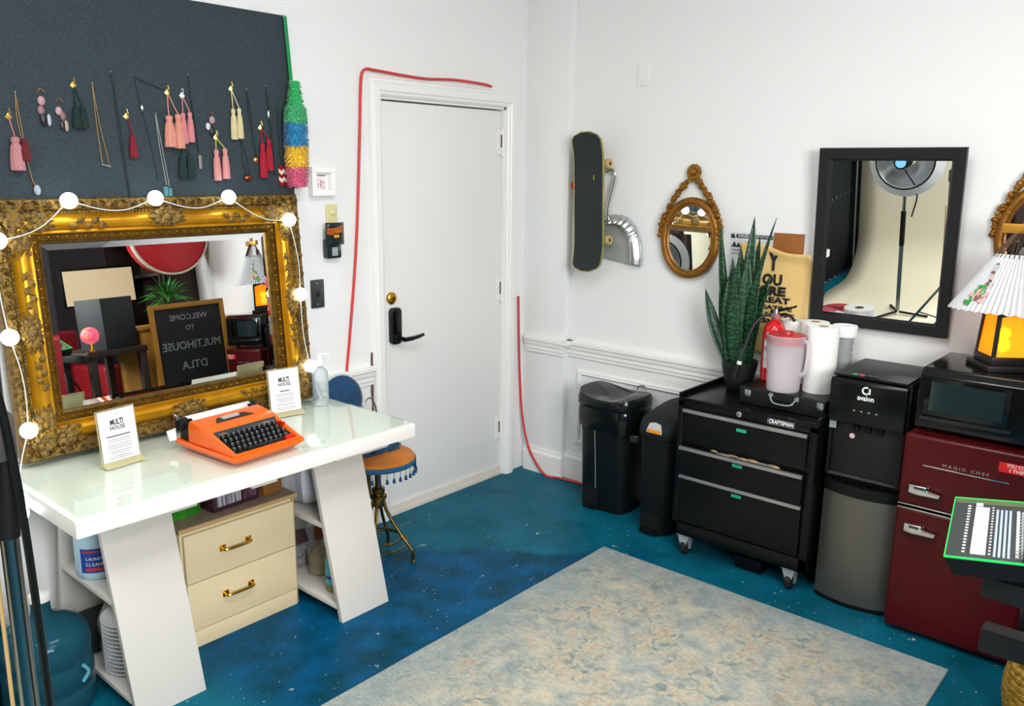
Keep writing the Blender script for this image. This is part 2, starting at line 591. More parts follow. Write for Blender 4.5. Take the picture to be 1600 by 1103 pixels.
lk = MB()
lk.prism([(x, 0.0178, z) for x, z in rrect(-1.042, -0.975, 0.885, 1.066, 0.022)], (0, -0.026, 0))
lock = lk.build('keypad_lock', M('black_lock_body', '#121618', 0.3), door, bevel=0.006, seg=3)
lk = MB()
lk.prism([(x, -0.0085, z) for x, z in rrect(-1.032, -0.985, 0.935, 1.055, 0.012)], (0, -0.003, 0))
lk.build('keypad', BGLOSS, lock, bevel=0.001)
lv = MB().cyl((-0.995, -0.0085, 0.913), (-0.995, -0.052, 0.913), 0.0125, 0.011)
lv.tube(bez([(-0.997, -0.050, 0.913), (-0.95, -0.054, 0.914), (-0.90, -0.052, 0.918), (-0.872, -0.048, 0.922)], 5), [0.011] * 6 + [0.0095] * 5 + [0.008] * 5, 10)
lv.build('lever_handle', M('black_lever', '#15181a', 0.28, 0.4), lock)

# ceiling fixtures -------------------------------------------------
DIFF = M('lit_diffuser', '#ffffff', 0.5, emit=('#fffaf2', 5))
for i, (x, y, p, a, b_) in enumerate(FIXTURES):
    t = thing('ceiling_light', ['white ceiling light panel over the rug', 'white ceiling light panel over the light stands', 'white ceiling light panel behind the camera'][i], 'ceiling light', (x, y, CEIL), group='ceiling light panels')
    fr = MB()
    for x0, x1, y0, y1 in ((-a / 2 - .04, a / 2 + .04, -b_ / 2 - .04, -b_ / 2), (-a / 2 - .04, a / 2 + .04, b_ / 2, b_ / 2 + .04), (-a / 2 - .04, -a / 2, -b_ / 2, b_ / 2), (a / 2, a / 2 + .04, -b_ / 2, b_ / 2)):
        fr.box(x0, x1, y0, y1, -0.06, 0)
    fr.build('fixture_frame', TRIMW, t, bevel=0.003)
    MB().box(-a / 2, a / 2, -b_ / 2, b_ / 2, -0.05, -0.04).build('diffuser', DIFF, t, smooth=0)

# rug --------------------------------------------------------------
def rug_material():
    m = bpy.data.materials.new('faded_floral_rug')
    m.use_nodes = True
    nt = m.node_tree
    L = nt.links.new
    b = nt.nodes['Principled BSDF']
    b.inputs['Roughness'].default_value = 0.95
    b.inputs['Specular IOR Level'].default_value = 0.06
    tc = nt.nodes.new('ShaderNodeTexCoord')
    def noise(scale, det, off=0, st=(1, 1, 1), dist=0):
        mp = nt.nodes.new('ShaderNodeMapping')
        mp.inputs['Location'].default_value = (off, off * .7, 0)
        mp.inputs['Scale'].default_value = st
        L(tc.outputs['Object'], mp.inputs['Vector'])
        n = nt.nodes.new('ShaderNodeTexNoise')
        n.inputs['Scale'].default_value = scale
        n.inputs['Detail'].default_value = det
        n.inputs['Distortion'].default_value = dist
        L(mp.outputs['Vector'], n.inputs['Vector'])
        return n.outputs['Fac']
    def ramp(f, stops):
        r = nt.nodes.new('ShaderNodeValToRGB')
        while len(r.color_ramp.elements) < len(stops):
            r.color_ramp.elements.new(0.5)
        for e, (p, c) in zip(r.color_ramp.elements, stops):
            e.position, e.color = p, (lin(c) if isinstance(c, str) else (c, c, c, 1))
        L(f, r.inputs['Fac'])
        return r.outputs['Color']
    def mix(f, a, c, blend='MIX'):
        x = nt.nodes.new('ShaderNodeMix')
        x.data_type = 'RGBA'
        x.blend_type = blend
        for v, k in ((f, 0), (a, 6), (c, 7)):
            if isinstance(v, (int, float, tuple)):
                x.inputs[k].default_value = v
            else:
                L(v, x.inputs[k])
        return x.outputs[2]
    ground = ramp(noise(11, 10, 1, dist=0.4), [(0.3, '#84908f'), (0.45, '#9da39c'), (0.56, '#b2afa0'), (0.7, '#bdb39d')])
    flowers = ramp(noise(24, 8, 4, dist=0.9), [(0.36, '#7b8785'), (0.47, '#9fa398'), (0.55, '#b7ad98'), (0.68, '#ae9b86')])
    col = mix(ramp(noise(5, 3, 8), [(0.4, 0.0), (0.6, 1.0)]), ground, flowers)
    rust = ramp(noise(7, 6, 15, dist=1.2), [(0.60, 0.0), (0.74, 0.4)])
    col = mix(rust, col, lin('#a08468'))
    # plain slate border along the edges, worn into the field
    sp = nt.nodes.new('ShaderNodeSeparateXYZ')
    L(tc.outputs['Object'], sp.inputs[0])
    def mth(op, a, c):
        x = nt.nodes.new('ShaderNodeMath')
        x.operation = op
        for v, k in ((a, 0), (c, 1)):
            if isinstance(v, (int, float)):
                x.inputs[k].default_value = v
            else:
                L(v, x.inputs[k])
        return x.outputs[0]
    ex = mth('SUBTRACT', 1.14, mth('ABSOLUTE', sp.outputs['X'], 0))
    ey = mth('SUBTRACT', 0.745, mth('ABSOLUTE', sp.outputs['Y'], 0))
    e = mth('ADD', mth('MINIMUM', ex, ey), mth('MULTIPLY', mth('SUBTRACT', noise(8, 5, 20), 0.5), 0.35))
    bf = ramp(e, [(0.05, 0.75), (0.26, 0.0)])
    col = mix(bf, col, ramp(noise(12, 8, 30), [(0.3, '#7b8b90'), (0.7, '#9aa3a0')]))
    fleck = ramp(noise(220, 2, 3, (1, .25, 1)), [(0.3, 0.80), (0.7, 1.15)])
    col = mix(1.0, col, fleck, 'MULTIPLY')
    L(col, b.inputs['Base Color'])
    bp = nt.nodes.new('ShaderNodeBump')
    bp.inputs['Strength'].default_value = 0.4
    bp.inputs['Distance'].default_value = 0.004
    L(noise(300, 2, 0), bp.inputs['Height'])
    L(bp.outputs['Normal'], b.inputs['Normal'])
    return m
RX0, RX1, RY0, RY1 = -2.92, -0.645, -2.505, -1.016
rc = ((RX0 + RX1) / 2, (RY0 + RY1) / 2, 0.0)
mb = MB().grid(lambda u, v: Vector((RX0 + (RX1 - RX0) * u, RY0 + (RY1 - RY0) * v, 0.011 + 0.0015 * math.sin(u * 23) * math.sin(v * 17))), 40, 26)
e_ = 0.0
for a, b_ in (((RX0, RY0), (RX1, RY0)), ((RX1, RY0), (RX1, RY1)), ((RX1, RY1), (RX0, RY1)), ((RX0, RY1), (RX0, RY0))):
    mb.add([(a[0], a[1], 0.001), (b_[0], b_[1], 0.001), (b_[0], b_[1], 0.0112), (a[0], a[1], 0.0112)], [(0, 1, 2, 3)])
rug = mb.build('area_rug', rug_material(), loc=rc)
tag(rug, 'faded grey-blue and beige floral rug on the teal floor', 'rug')
# ================================================================== left wall: pinboard and jewellery
BY = -0.014
mb = MB().box(-3.1, -1.567, BY, -0.001, 1.30, 2.318)
FELT = M('charcoal_felt', '#29343a', 0.95, var=(260, '#3a474d', 0.2), bump=(500, 0.25))
pb = thing('pinboard', 'large dark grey fabric pinboard above the gold mirror', 'pinboard', (-2.33, -0.001, 1.30))
mb.build('felt_panel', FELT, pb, bevel=0.003, world=True)
for px, pz in ((-1.585, 2.312), (-2.21, 2.306)):
    MB().sphere((px, BY - 0.006, pz), 0.008, 8, 6).build('push_pin', STEEL, pb, world=True)

def strand(mb, pts, r=0.0018):
    mb.tube(pts, r, 5)
GOLD = M('gold_jewellery', '#d9b25a', 0.25, 1)
SILV = M('silver_jewellery', '#c8c8c4', 0.25, 1)
GCH, SCH = M('gold_chain', '#9a7a42', .6, .3), M('silver_chain', '#9a9c98', .6, .3)
CORD = M('black_cord', '#14181c', 0.6)
def tassel_mat(name, c):
    return M(name, c, 0.85, var=(240, c, 0.2), bump=(400, 0.8, (1, 1, .03)))
def tassel(mb, x, z0, z1, w, y=None):
    """cap and skirt of threads"""
    y = BY - w * 0.45 - 0.003 if y is None else y
    h = z0 - z1
    pr = [(0, z0), (w * .26, z0 - h * .02), (w * .34, z0 - h * .08), (w * .30, z0 - h * .16), (w * .26, z0 - h * .2), (w * .36, z0 - h * .28), (w * .46, z0 - h * .6), (w * .5, z1 + .002), (w * .44, z1), (0, z1 + .001)]
    vs = MB().lathe(pr, (0, 0, 0), 22)
    out = []
    for (vx, vy, vz) in vs.v:
        a = math.atan2(vy, vx)
        k = 1 + 0.07 * math.cos(11 * a) * (vz < z0 - h * .25)
        out.append((x + vx * k, y + vy * k * 0.85, vz))
    mb.add(out, vs.f)
def diamond(mb, x, z, s=0.012):
    y = BY - 0.004
    mb.add([(x, y, z + s * 1.3), (x + s, y, z), (x, y, z - s * 1.3), (x - s, y, z), (x, y - s * .45, z), (x, y + s * .3, z)],
           [(0, 1, 4), (1, 2, 4), (2, 3, 4), (3, 0, 4), (1, 0, 5), (2, 1, 5), (3, 2, 5), (0, 3, 5)])
PEND = []
def tassel_earring(label, col, hook, tassels, gem=None, gemcol=None, loop=None):
    """hook=(x,z) tassels=[(x,z_top,z_bottom,width)]"""
    t = thing('tassel_earring', label, 'earring', (hook[0], BY, hook[1]), group='jewellery on the pinboard')
    mt = tassel_mat('thread_' + col.lstrip('#'), col)
    for x, a, b, w in tassels:
        m_ = MB()
        tassel(m_, x, a, b, w)
        m_.build('tassel', mt, t, world=True)
        c = MB()
        strand(c, [(hook[0], BY - 0.004, hook[1]), ((hook[0] + x) / 2 + .002, BY - 0.006, (hook[1] + a) / 2), (x, BY - w * .45 - 0.003, a)], 0.0024)
        c.build('loop_cord', M('thread_loop', loop, 0.7) if loop else mt, t, world=True)
    g = MB()
    diamond(g, hook[0], hook[1], 0.011)
    g.tube([(hook[0], BY + .002, hook[1] + .02), (hook[0] + .003, BY - .006, hook[1] + .026), (hook[0] + .004, BY - .01, hook[1] + .01)], 0.0012, 5)
    g.build('ear_stud', gemcol or GOLD, t, world=True)
    return t
tassel_earring('pink and burgundy double tassel earring at the far left of the pinboard', '#c4878a', (-2.637, 1.872), [(-2.632, 1.812, 1.705, 0.042)])
e = [o for o in bpy.data.objects if o.name.startswith('tassel_earring')][-1]
m_ = MB(); tassel(m_, -2.607, 1.806, 1.735, 0.030, BY - .028)
m_.build('tassel', tassel_mat('thread_burgundy', '#6e1f2b'), e, world=True)
tassel_earring('dark green double tassel earring left of the gold bar necklace', '#17332f', (-2.427, 1.985), [(-2.432, 1.918, 1.845, 0.028), (-2.408, 1.918, 1.847, 0.028)])
tassel_earring('single crimson tassel earring below a gold diamond', '#8b1c2c', (-2.256, 1.893), [(-2.246, 1.832, 1.752, 0.027)])
tassel_earring('large salmon double tassel earring, widest on the board', '#e39a86', (-2.098, 1.985), [(-2.108, 1.905, 1.792, 0.040), (-2.072, 1.912, 1.788, 0.036)])
tassel_earring('pink double tassel earring under a white gem', '#dd8d94', (-2.042, 1.978), [(-2.050, 1.918, 1.806, 0.026), (-2.023, 1.922, 1.812, 0.026)], gemcol=M('white_gem', '#f0eef2', 0.1))
tassel_earring('dark green double tassel earring below the pink one', '#1c3532', (-2.056, 1.80), [(-2.066, 1.765, 1.682, 0.030), (-2.034, 1.770, 1.680, 0.032)])
tassel_earring('pink double tassel earring with a lime green loop', '#dc9390', (-1.916, 1.832), [(-1.926, 1.79, 1.672, 0.030), (-1.889, 1.795, 1.678, 0.030)], loop='#b9bb3c')
tassel_earring('cream double tassel earring', '#e2d6a8', (-1.838, 2.017), [(-1.842, 1.945, 1.828, 0.026), (-1.816, 1.948, 1.832, 0.026)])
tassel_earring('bright red double tassel earring near the feather duster', '#b01c30', (-1.717, 1.877), [(-1.722, 1.82, 1.682, 0.030), (-1.692, 1.836, 1.71, 0.030)])

def necklace(label, pts, mat, pend=None, pmat=None, second=None):
    t = thing('necklace', label, 'necklace', (pts[0][0], BY, pts[0][1]), group='jewellery on the pinboard')
    c = MB()
    strand(c, bez([(x, BY - 0.004, z) for x, z in pts], 6), 0.0015)
    if second:
        strand(c, bez([(x, BY - 0.005, z) for x, z in second], 6), 0.0015)
    c.build('chain', {GOLD: GCH, SILV: SCH}.get(mat, mat), t, world=True)
    MB().sphere((pts[0][0], BY - 0.003, pts[0][1]), 0.0042, 6, 5).build('pin', STEEL, t, world=True)
    if pend:
        pend.build('pendant', pmat, t, world=True)
    return t
def blob(x, z, r, sc=(1, .5, 1)):
    return MB().sphere((x, BY - 0.008, z), r, 10, 8, sc)
necklace('thin gold chain necklace beside the pink and burgundy tassels', [(-2.61, 1.95), (-2.603, 1.85), (-2.592, 1.70), (-2.580, 1.655)], GOLD, blob(-2.577, 1.642, 0.011, (1, .5, 1.6)), M('smoky_crystal', '#9aa3aa', 0.1), [(-2.61, 1.95), (-2.612, 1.86), (-2.590, 1.69), (-2.580, 1.655)])
necklace('gold bar necklace hanging in a narrow V', [(-2.365, 1.997), (-2.362, 1.86), (-2.355, 1.728)], GOLD, MB().tube([(-2.36, BY - .006, 1.728), (-2.328, BY - .006, 1.720)], 0.004, 8), SILV, [(-2.365, 1.997), (-2.352, 1.86), (-2.331, 1.724)])
necklace('long black cord necklace left of the crimson tassel', [(-2.297, 2.04), (-2.293, 1.95), (-2.282, 1.75), (-2.268, 1.60)], CORD, blob(-2.267, 1.60, 0.010), CORD, [(-2.297, 2.04), (-2.288, 1.95), (-2.276, 1.75), (-2.266, 1.60)])
necklace('dark cord necklace stretched across to the salmon tassels', [(-2.100, 1.99), (-2.13, 1.999), (-2.16, 2.008), (-2.19, 2.018), (-2.212, 2.030), (-2.217, 2.032), (-2.215, 2.02), (-2.20, 1.93), (-2.185, 1.85), (-2.172, 1.77), (-2.157, 1.67)], CORD, MB().sphere((-2.199, BY - .006, 1.925), 0.006, 8, 6, (1, 1, 2.2)), SILV)
necklace('fine silver chain necklace ending in a teal bar', [(-2.15, 1.908), (-2.144, 1.80), (-2.128, 1.655)], SILV, MB().box(-2.142, -2.128, BY - .012, BY - .003, 1.60, 1.65).box(-2.125, -2.112, BY - .012, BY - .003, 1.598, 1.645), M('teal_stone', '#4f8790', 0.25), [(-2.15, 1.908), (-2.136, 1.80), (-2.118, 1.65)])
necklace('long black cord necklace with a silver charm right of the pink tassels', [(-2.013, 2.054), (-2.006, 1.92), (-1.992, 1.775)], CORD, MB().box(-1.997, -1.985, BY - .010, BY - .003, 1.715, 1.765), SILV, [(-2.013, 2.054), (-2.002, 1.92), (-1.989, 1.775)])
necklace('black necklace with a round gold pendant', [(-1.773, 2.02), (-1.766, 1.92), (-1.742, 1.765)], CORD, blob(-1.748, 1.752, 0.012), GOLD, [(-1.773, 2.02), (-1.758, 1.92), (-1.748, 1.765)])
necklace('thin dark necklace with a copper bowl pendant', [(-1.812, 1.835), (-1.806, 1.75), (-1.795, 1.69)], CORD, MB().sphere((-1.790, BY - .009, 1.682), 0.019, 12, 8, (1, .6, .62)), M('copper_pendant', '#b0603c', 0.25, 1), [(-1.812, 1.835), (-1.786, 1.75), (-1.778, 1.69)])
necklace('long black necklace just right of the red tassels', [(-1.683, 2.04), (-1.676, 1.90), (-1.664, 1.69)], CORD, blob(-1.679, 1.93, 0.006, (1, .6, 3)), SILV, [(-1.683, 2.04), (-1.670, 1.9), (-1.660, 1.69)])
def charm(label, x, z, parts):
    t = thing('drop_earring', label, 'earring', (x, BY, z), group='jewellery on the pinboard')
    g = MB().tube(bez([(x - .01, BY - .004, z), (x, BY - .008, z + .012), (x + .013, BY - .006, z + .002)], 5), 0.0015, 5)
    g.build('ear_hook', GOLD, t, world=True)
    for dx, dz, r, sz, c in parts:
        MB().sphere((x + dx, BY - .009, z + dz), r, 8, 7, (1, .5, sz)).build('bead', M('bead_' + c[1:], c, 0.3), t, world=True)
charm('dusky pink and black drop earring with a silver feather', -2.535, 1.953, [(0, -.025, .012, 1.3, '#b08a94'), (-.004, -.055, .011, 1.4, '#8e6a72'), (.002, -.085, .012, 1.8, '#1d2022'), (.018, -.085, .007, 2.8, '#aab0b8')])
charm('small pink and brown drop earring left of the green tassel', -2.48, 1.927, [(-.004, -.028, .011, 1.3, '#b8929a'), (.008, -.045, .010, 1.6, '#7e5a58'), (.016, -.075, .007, 2.6, '#a89a84'), (.004, -.075, .009, 2, '#2a2526')])
charm('silver and black drop earring above the lime loop tassels', -1.936, 1.915, [(.006, -.018, .012, 1.2, '#a9898f'), (-.012, -.042, .010, 1.4, '#c2c4c8'), (.004, -.062, .009, 2.2, '#1b1d20')])
t = thing('beaded_earring', 'red and white zigzag beaded earring tucked beside the feather duster', 'earring', (-1.626, BY, 1.95), group='jewellery on the pinboard')
c = MB(); strand(c, [(-1.636, BY - .004, 1.96), (-1.633, BY - .004, 1.80), (-1.628, BY - .004, 1.735)]); c.build('cord', CORD, t, world=True)
bb = MB()
for i in range(5):
    bb.cur = i % 2
    z = 1.735 - i * .016
    pts = [(-1.644, z), (-1.632, z - .010), (-1.622, z), (-1.611, z - .010), (-1.600, z)]
    bb.prism([(x, BY - .004, q) for x, q in pts] + [(x, BY - .004, q - .016) for x, q in pts[::-1]], (0, -.005, 0))
bb.build('zigzag_beads', [M('crimson_beads', '#8c1523', 0.4), M('cream_beads', '#eadfca', 0.4)], t, world=True, smooth=0)

# feather duster ----------------------------------------------------
t = thing('feather_duster', 'rainbow fluffy duster with a green handle hanging at the pinboard edge', 'duster', (-1.583, -0.05, 1.655))
MB().tube(bez([(-1.588, -.03, 2.312), (-1.580, -.03, 2.2), (-1.578, -.04, 2.07)], 6), 0.0085, 8, flat=0.6).build('handle', M('green_plastic', '#128a48', 0.35), t, world=True)
def fluff(name, col, col2, z0, z1, r0, r1, k):
    m_ = MB()
    rnd = random.Random(k)
    c = lambda z: (-1.581 - (2.07 - z) * 0.012, -0.066)
    pr = [(0, z0), (r0 * .75, z0), (r0 * .8, z0 - .01), (r1 * .8, z1 + .01), (r1 * .75, z1), (0, z1)]
    m_.lathe(pr, (c(z0)[0], c(z0)[1], 0), 14, sy=.85)
    N_ = 900
    for i in range(N_):
        u = rnd.random()
        z = z0 + (z1 - z0) * u
        r = r0 + (r1 - r0) * u
        a = rnd.random() * 2 * PI
        cx, cy = c(z)
        b0 = Vector((cx + r * .82 * math.cos(a), cy + r * .70 * math.sin(a), z))
        d = Vector((math.cos(a), math.sin(a) * .85, rnd.uniform(-.9, .25)))
        L_ = r * rnd.uniform(.22, .36)
        p1 = b0 + d * L_ * .6
        p2 = p1 + Vector((d.x, d.y, d.z - .6)) * L_ * .4
        wv = Vector((-math.sin(a), math.cos(a), rnd.uniform(-.5, .5))) * .0022
        m_.cur = i % 2
        m_.add([b0 - wv, b0 + wv, p1 + wv, p1 - wv, p2], [(0, 1, 2, 3), (3, 2, 4)])
    o = m_.build(name, [M(col + 'f', col, .9, sheen=.3), M(col2 + 'f', col2, .9, sheen=.3)], t, world=True, smooth=60)
    return o
fluff('fluff_band', '#1fb060', '#43cf82', 2.065, 1.915, 0.022, 0.046, 1)['label'] = 'green band of fluff'
fluff('fluff_band', '#57cf8e', '#2fb86c', 1.965, 1.905, 0.044, 0.048, 5)['label'] = 'pale green band of fluff'
fluff('fluff_band', '#1583b8', '#35a3d6', 1.905, 1.812, 0.048, 0.050, 2)['label'] = 'blue band of fluff'
fluff('fluff_band', '#f0c21a', '#f7d84a', 1.812, 1.728, 0.049, 0.048, 3)['label'] = 'yellow band of fluff'
fluff('fluff_band', '#d8557e', '#ec7f9e', 1.728, 1.648, 0.047, 0.040, 4)['label'] = 'pink band of fluff'

# small things on the door wall --------------------------------------
t = thing('shadow_box_frame', 'small white box frame with a reddish picture beside the duster', 'picture frame', (-1.428, 0, 1.606))
fr = MB()
x0, x1, z0, z1, wd = -1.490, -1.366, 1.606, 1.728, 0.024
for a in ((x0, x1, z0, z0 + wd), (x0, x1, z1 - wd, z1), (x0, x0 + wd, z0 + wd, z1 - wd), (x1 - wd, x1, z0 + wd, z1 - wd)):
    fr.box(a[0], a[1], -.035, -.001, a[2], a[3])
fr.build('frame', M('white_frame', '#f1f1f0', .4), t, bevel=.002, world=True)
MB().box(x0 + wd, x1 - wd, -.008, -.002, z0 + wd, z1 - wd).build('picture', M('picture_paper', '#ece6e4', .6), t, world=True, smooth=0)
sk = MB()
rnd = random.Random(3)
for i in range(26):
    a, r = rnd.random() * 2 * PI, rnd.random() ** .6 * .022
    p = Vector((-1.428 + r * math.cos(a), -.0085, 1.655 + r * math.sin(a)))
    q = p + Vector((rnd.uniform(-.012, .012), 0, rnd.uniform(-.012, .012)))
    sk.tube([p, q], .0009, 4)
sk.build('ink_drawing', M('red_brown_ink', '#9c5a60', .7), t, world=True)
MB().box(-1.452, -1.404, -.009, -.008, 1.690, 1.694).build('caption_line', GREYINK, t, world=True, smooth=0)

t = thing('wall_outlet', 'ivory wall outlet plate above the night light', 'outlet', (-1.372, 0, 1.47))
MB().prism([(x, -.001, z) for x, z in rrect(-1.404, -1.343, 1.455, 1.568, .006)], (0, -.006, 0)).build('cover_plate', M('ivory_plastic', '#d6cd96', .4), t, world=True, bevel=.002)
MB().sphere((-1.370, -.008, 1.532), .013, 12, 8, (1, .6, 1)).build('knob', M('ivory_knob', '#dcd5a8', .35), t, world=True)
t = thing('night_light', 'plug-in night light of dark glass with an amber stripe', 'night light', (-1.392, -.007, 1.33))
MB().prism([(x, -.008, z) for x, z in rrect(-1.428, -1.352, 1.335, 1.42, .008)], (0, -.03, 0)).build('plug_body', M('dark_green_glass', '#16282c', .15), t, world=True, bevel=.003)
sh = MB().grid(lambda u, v: Vector((-1.440 + .096 * u, -.046 - .016 * math.sin(PI * u), 1.492 - .096 * v)), 10, 6)
sh.build('glass_shade', M('smoked_glass', '#1c2a2c', .1), t, world=True, solid=.004)
MB().grid(lambda u, v: Vector((-1.438 + .092 * u, -.0498 - .016 * math.sin(PI * u), 1.474 - .030 * v - .006 * math.sin(u * 6))), 12, 4).build('amber_stripe', M('amber_glass', '#b5651c', .15, var=(40, '#7a2a14', .15)), t, world=True, solid=.002)
MB().box(-1.404, -1.374, -.042, -.038, 1.346, 1.384).build('sensor_window', M('grey_lens', '#9aa0a2', .2), t, world=True, bevel=.001)
MB().box(-1.412, -1.386, -.071, -.066, 1.428, 1.44).build('glint_bead', M('amber_bead', '#d8a02c', .1), t, world=True, bevel=.002)

t = thing('light_switch', 'dark bronze wall plate beside the gold mirror', 'wall plate', (-1.478, 0, 1.12))
MB().prism([(x, -.001, z) for x, z in rrect(-1.500, -1.430, 1.118, 1.244, .005)], (0, -.006, 0)).build('plate', M('bronze_plate', '#4c5052', .35, .6), t, world=True, bevel=.002)
MB().box(-1.472, -1.46, -.018, -.007, 1.172, 1.19).build('toggle', M('bronze_toggle', '#33312e', .3, .5), t, world=True, bevel=.002)
for z in (1.135, 1.227):
    MB().sphere((-1.466, -.007, z), .0035, 8, 6, (1, .5, 1)).build('screw', STEEL, t, world=True)
t = thing('blank_plate', 'white blank cover plate high on the mirror wall', 'wall plate', (0, -.71, 2.13))
MB().prism([(-.001, y, z) for y, z in rrect(-.748, -.676, 2.133, 2.246, .005)], (-.005, 0, 0)).build('plate', TRIMW, t, world=True, bevel=.002)

# red cable around the door
REDC = M('red_cable_jacket', '#c93a3a', .45)
mb = MB().tube(bez([(-1.325, -.008, .60), (-1.322, -.008, .79), (-1.300, -.008, .95), (-1.262, -.010, 1.24), (-1.235, -.010, 1.5), (-1.208, -.012, 1.9), (-1.196, -.014, 2.10), (-1.178, -.020, 2.148),
                     (-1.12, -.022, 2.150), (-.95, -.018, 2.143), (-.8, -.012, 2.141), (-.62, -.022, 2.150), (-.42, -.022, 2.147), (-.34, -.010, 2.142)], 8), .0065, 8)
tag(mb.build('red_cable', REDC, loc=(-1.32, -.008, .6)), 'red cable running up and over the door casing', 'cable')
mb = MB().tube(bez([(-.106, -.012, 1.03), (-.100, -.014, .80), (-.092, -.020, .55), (-.085, -.035, .33), (-.078, -.075, .16), (-.078, -.14, .06), (-.085, -.22, .0075), (-.068, -.30, .0075), (-.055, -.42, .0075), (-.055, -.6, .0075)], 8), .0065, 8)
tag(mb.build('red_cable', REDC, loc=(-.1, -.012, 0)), 'red cable trailing down from the door corner to the bins', 'cable')

# ================================================================== gold mirror
LEAN = 0.075
MW, MH, FW = 1.16, 0.868, 0.15
gm = thing('gilt_mirror', 'large ornate gilt framed mirror leaning on the desk', 'mirror', (-2.165, -0.076, 0.7485), rot=(-LEAN, 0, 0))
GILT = M('burnished_gilt', '#d29a16', 0.34, 0.6, var=(14, '#a8730f', 0.3), bump=(50, 0.1))
ANT = M('antique_gilt', '#5b4a2c', 0.5, 0.5, var=(70, '#93712c', 0.12), bump=(120, 0.6))
prof = [(0, 0), (0, .035), (.006, .047), (.022, .052), (.036, .050), (.041, .044), (.044, .036), (.052, .035), (.058, .045), (.066, .055), (.078, .060), (.090, .060), (.100, .054), (.106, .042),
        (.109, .044), (.115, .045), (.118, .040), (.120, .031), (.138, .029), (.141, .032), (.145, .031), (.150, .022), (.150, .010)]
def frame_sweep(mb, prof, i0, i1):
    pr = prof[i0:i1 + 1]
    n = len(pr)
    vs, fs = [], []
    for sx, sz in ((-1, 0), (1, 0), (1, 1), (-1, 1)):
        for d, h in pr:
            vs.append((sx * (MW / 2 - d), -h, (MH - d) if sz else d))
    for i in range(4):
        j = (i + 1) % 4
        for k in range(n - 1):
            fs.append((i * n + k, j * n + k, j * n + k + 1, i * n + k + 1))
    return mb.add(vs, fs)
frame_sweep(MB(), prof, 0, 7).build('outer_band', ANT, gm, smooth=30)
frame_sweep(MB(), prof, 7, 16).build('gilt_bolster', GILT, gm, smooth=30)
frame_sweep(MB(), prof, 16, 22).build('inner_lip', M('dull_gilt', '#8a651f', .38, .85, var=(50, '#5d4520', .2)), gm, smooth=30)
gx, gz0, gz1 = MW / 2 - FW, FW, MH - FW
MB().box(-gx - .003, gx + .003, -.012, -.008, gz0 - .003, gz1 + .003).build('mirror_pane', MIRROR, gm, smooth=0)
# bevelled margin of the pane
bv = .022
vs = []
for q, y in ((0, -.0125), (bv, -.0150)):
    vs += [(-gx + q, y, gz0 + q), (gx - q, y, gz0 + q), (gx - q, y, gz1 - q), (-gx + q, y, gz1 - q)]
MB().add(vs, [(0, 1, 5, 4), (1, 2, 6, 5), (2, 3, 7, 6), (3, 0, 4, 7), (4, 5, 6, 7)]).build('bevelled_glass', MIRROR, gm, smooth=0)

def along(d, s):
    """point at distance s (0..1 per side) on the rectangle inset by d; yields (pos, tangent)"""
    pass
def side_points(d, step):
    xa, za, zb = MW / 2 - d, d, MH - d
    out = []
    for a, b in (((-xa, za), (xa, za)), ((xa, za), (xa, zb)), ((xa, zb), (-xa, zb)), ((-xa, zb), (-xa, za))):
        L_ = math.hypot(b[0] - a[0], b[1] - a[1])
        n = int(L_ / step)
        for i in range(n):
            t_ = (i + .5) / n
            out.append((a[0] + (b[0] - a[0]) * t_, a[1] + (b[1] - a[1]) * t_, math.atan2(b[1] - a[1], b[0] - a[0])))
    return out
bd = MB()
for x, z, a in side_points(.129, .030):
    bd.sphere((x, -.031, z), .0042, 6, 4)
o = bd.build('bead_row', M('bright_gilt', '#e0b03a', .25, 1), gm); o['kind'] = 'stuff'
bd = MB()
for x, z, a in side_points(.048, .012):
    bd.sphere((x, -.0375, z), .0052, 6, 4, (1, .8, 1))
o = bd.build('egg_moulding', ANT, gm); o['kind'] = 'stuff'
# running scrolls on the outer band
def scroll(mb, x, z, y, s, rot, flip=1, r=.0035, turns=1.3):
    pts, rad = [], []
    for k in range(13):
        t_ = k / 12
        a = turns * 2 * PI * t_
        q = s * (1 - t_ * .85)
        px, pz = q * math.cos(a) * flip, q * math.sin(a)
        pts.append((x + px * math.cos(rot) - pz * math.sin(rot), y - .002 * math.sin(PI * t_), z + px * math.sin(rot) + pz * math.cos(rot)))
        rad.append(r * (1 - .5 * t_))
    mb.tube(pts, rad, 5)
def leaf(mb, x, z, y, L_, w_, rot, lift=.008):
    c, s_ = math.cos(rot), math.sin(rot)
    vs = []
    N = 6
    for i in range(N + 1):
        t_ = i / N
        ww = w_ * math.sin(PI * (.08 + .92 * t_) ** .8) * (1 if i < N else 0) * (1 + .25 * (-1) ** i)
        for k, sgn in enumerate((-1, 0, 1)):
            px, pz = t_ * L_, sgn * ww
            yy = y - lift * math.sin(PI * min(1, t_ * .95)) - (.004 if sgn == 0 else 0)
            vs.append((x + px * c - pz * s_, yy, z + px * s_ + pz * c))
    fs = []
    for i in range(N):
        for k in range(2):
            fs.append((i * 3 + k, (i + 1) * 3 + k, (i + 1) * 3 + k + 1, i * 3 + k + 1))
    mb.add(vs, fs)
rnd = random.Random(11)
sc_ = MB()
for i, (x, z, a) in enumerate(side_points(.021, .036)):
    scroll(sc_, x, z, -.052, .0125, a, 1 if i % 2 else -1, .003)
    leaf(sc_, x, z, -.050, .022, .005, a + (.6 if i % 2 else -.6))
o = sc_.build('running_scrolls', M('antique_highlight', '#8a6a2c', .42, .8, var=(90, '#4a3a20', .15)), gm)
o['kind'] = 'stuff'
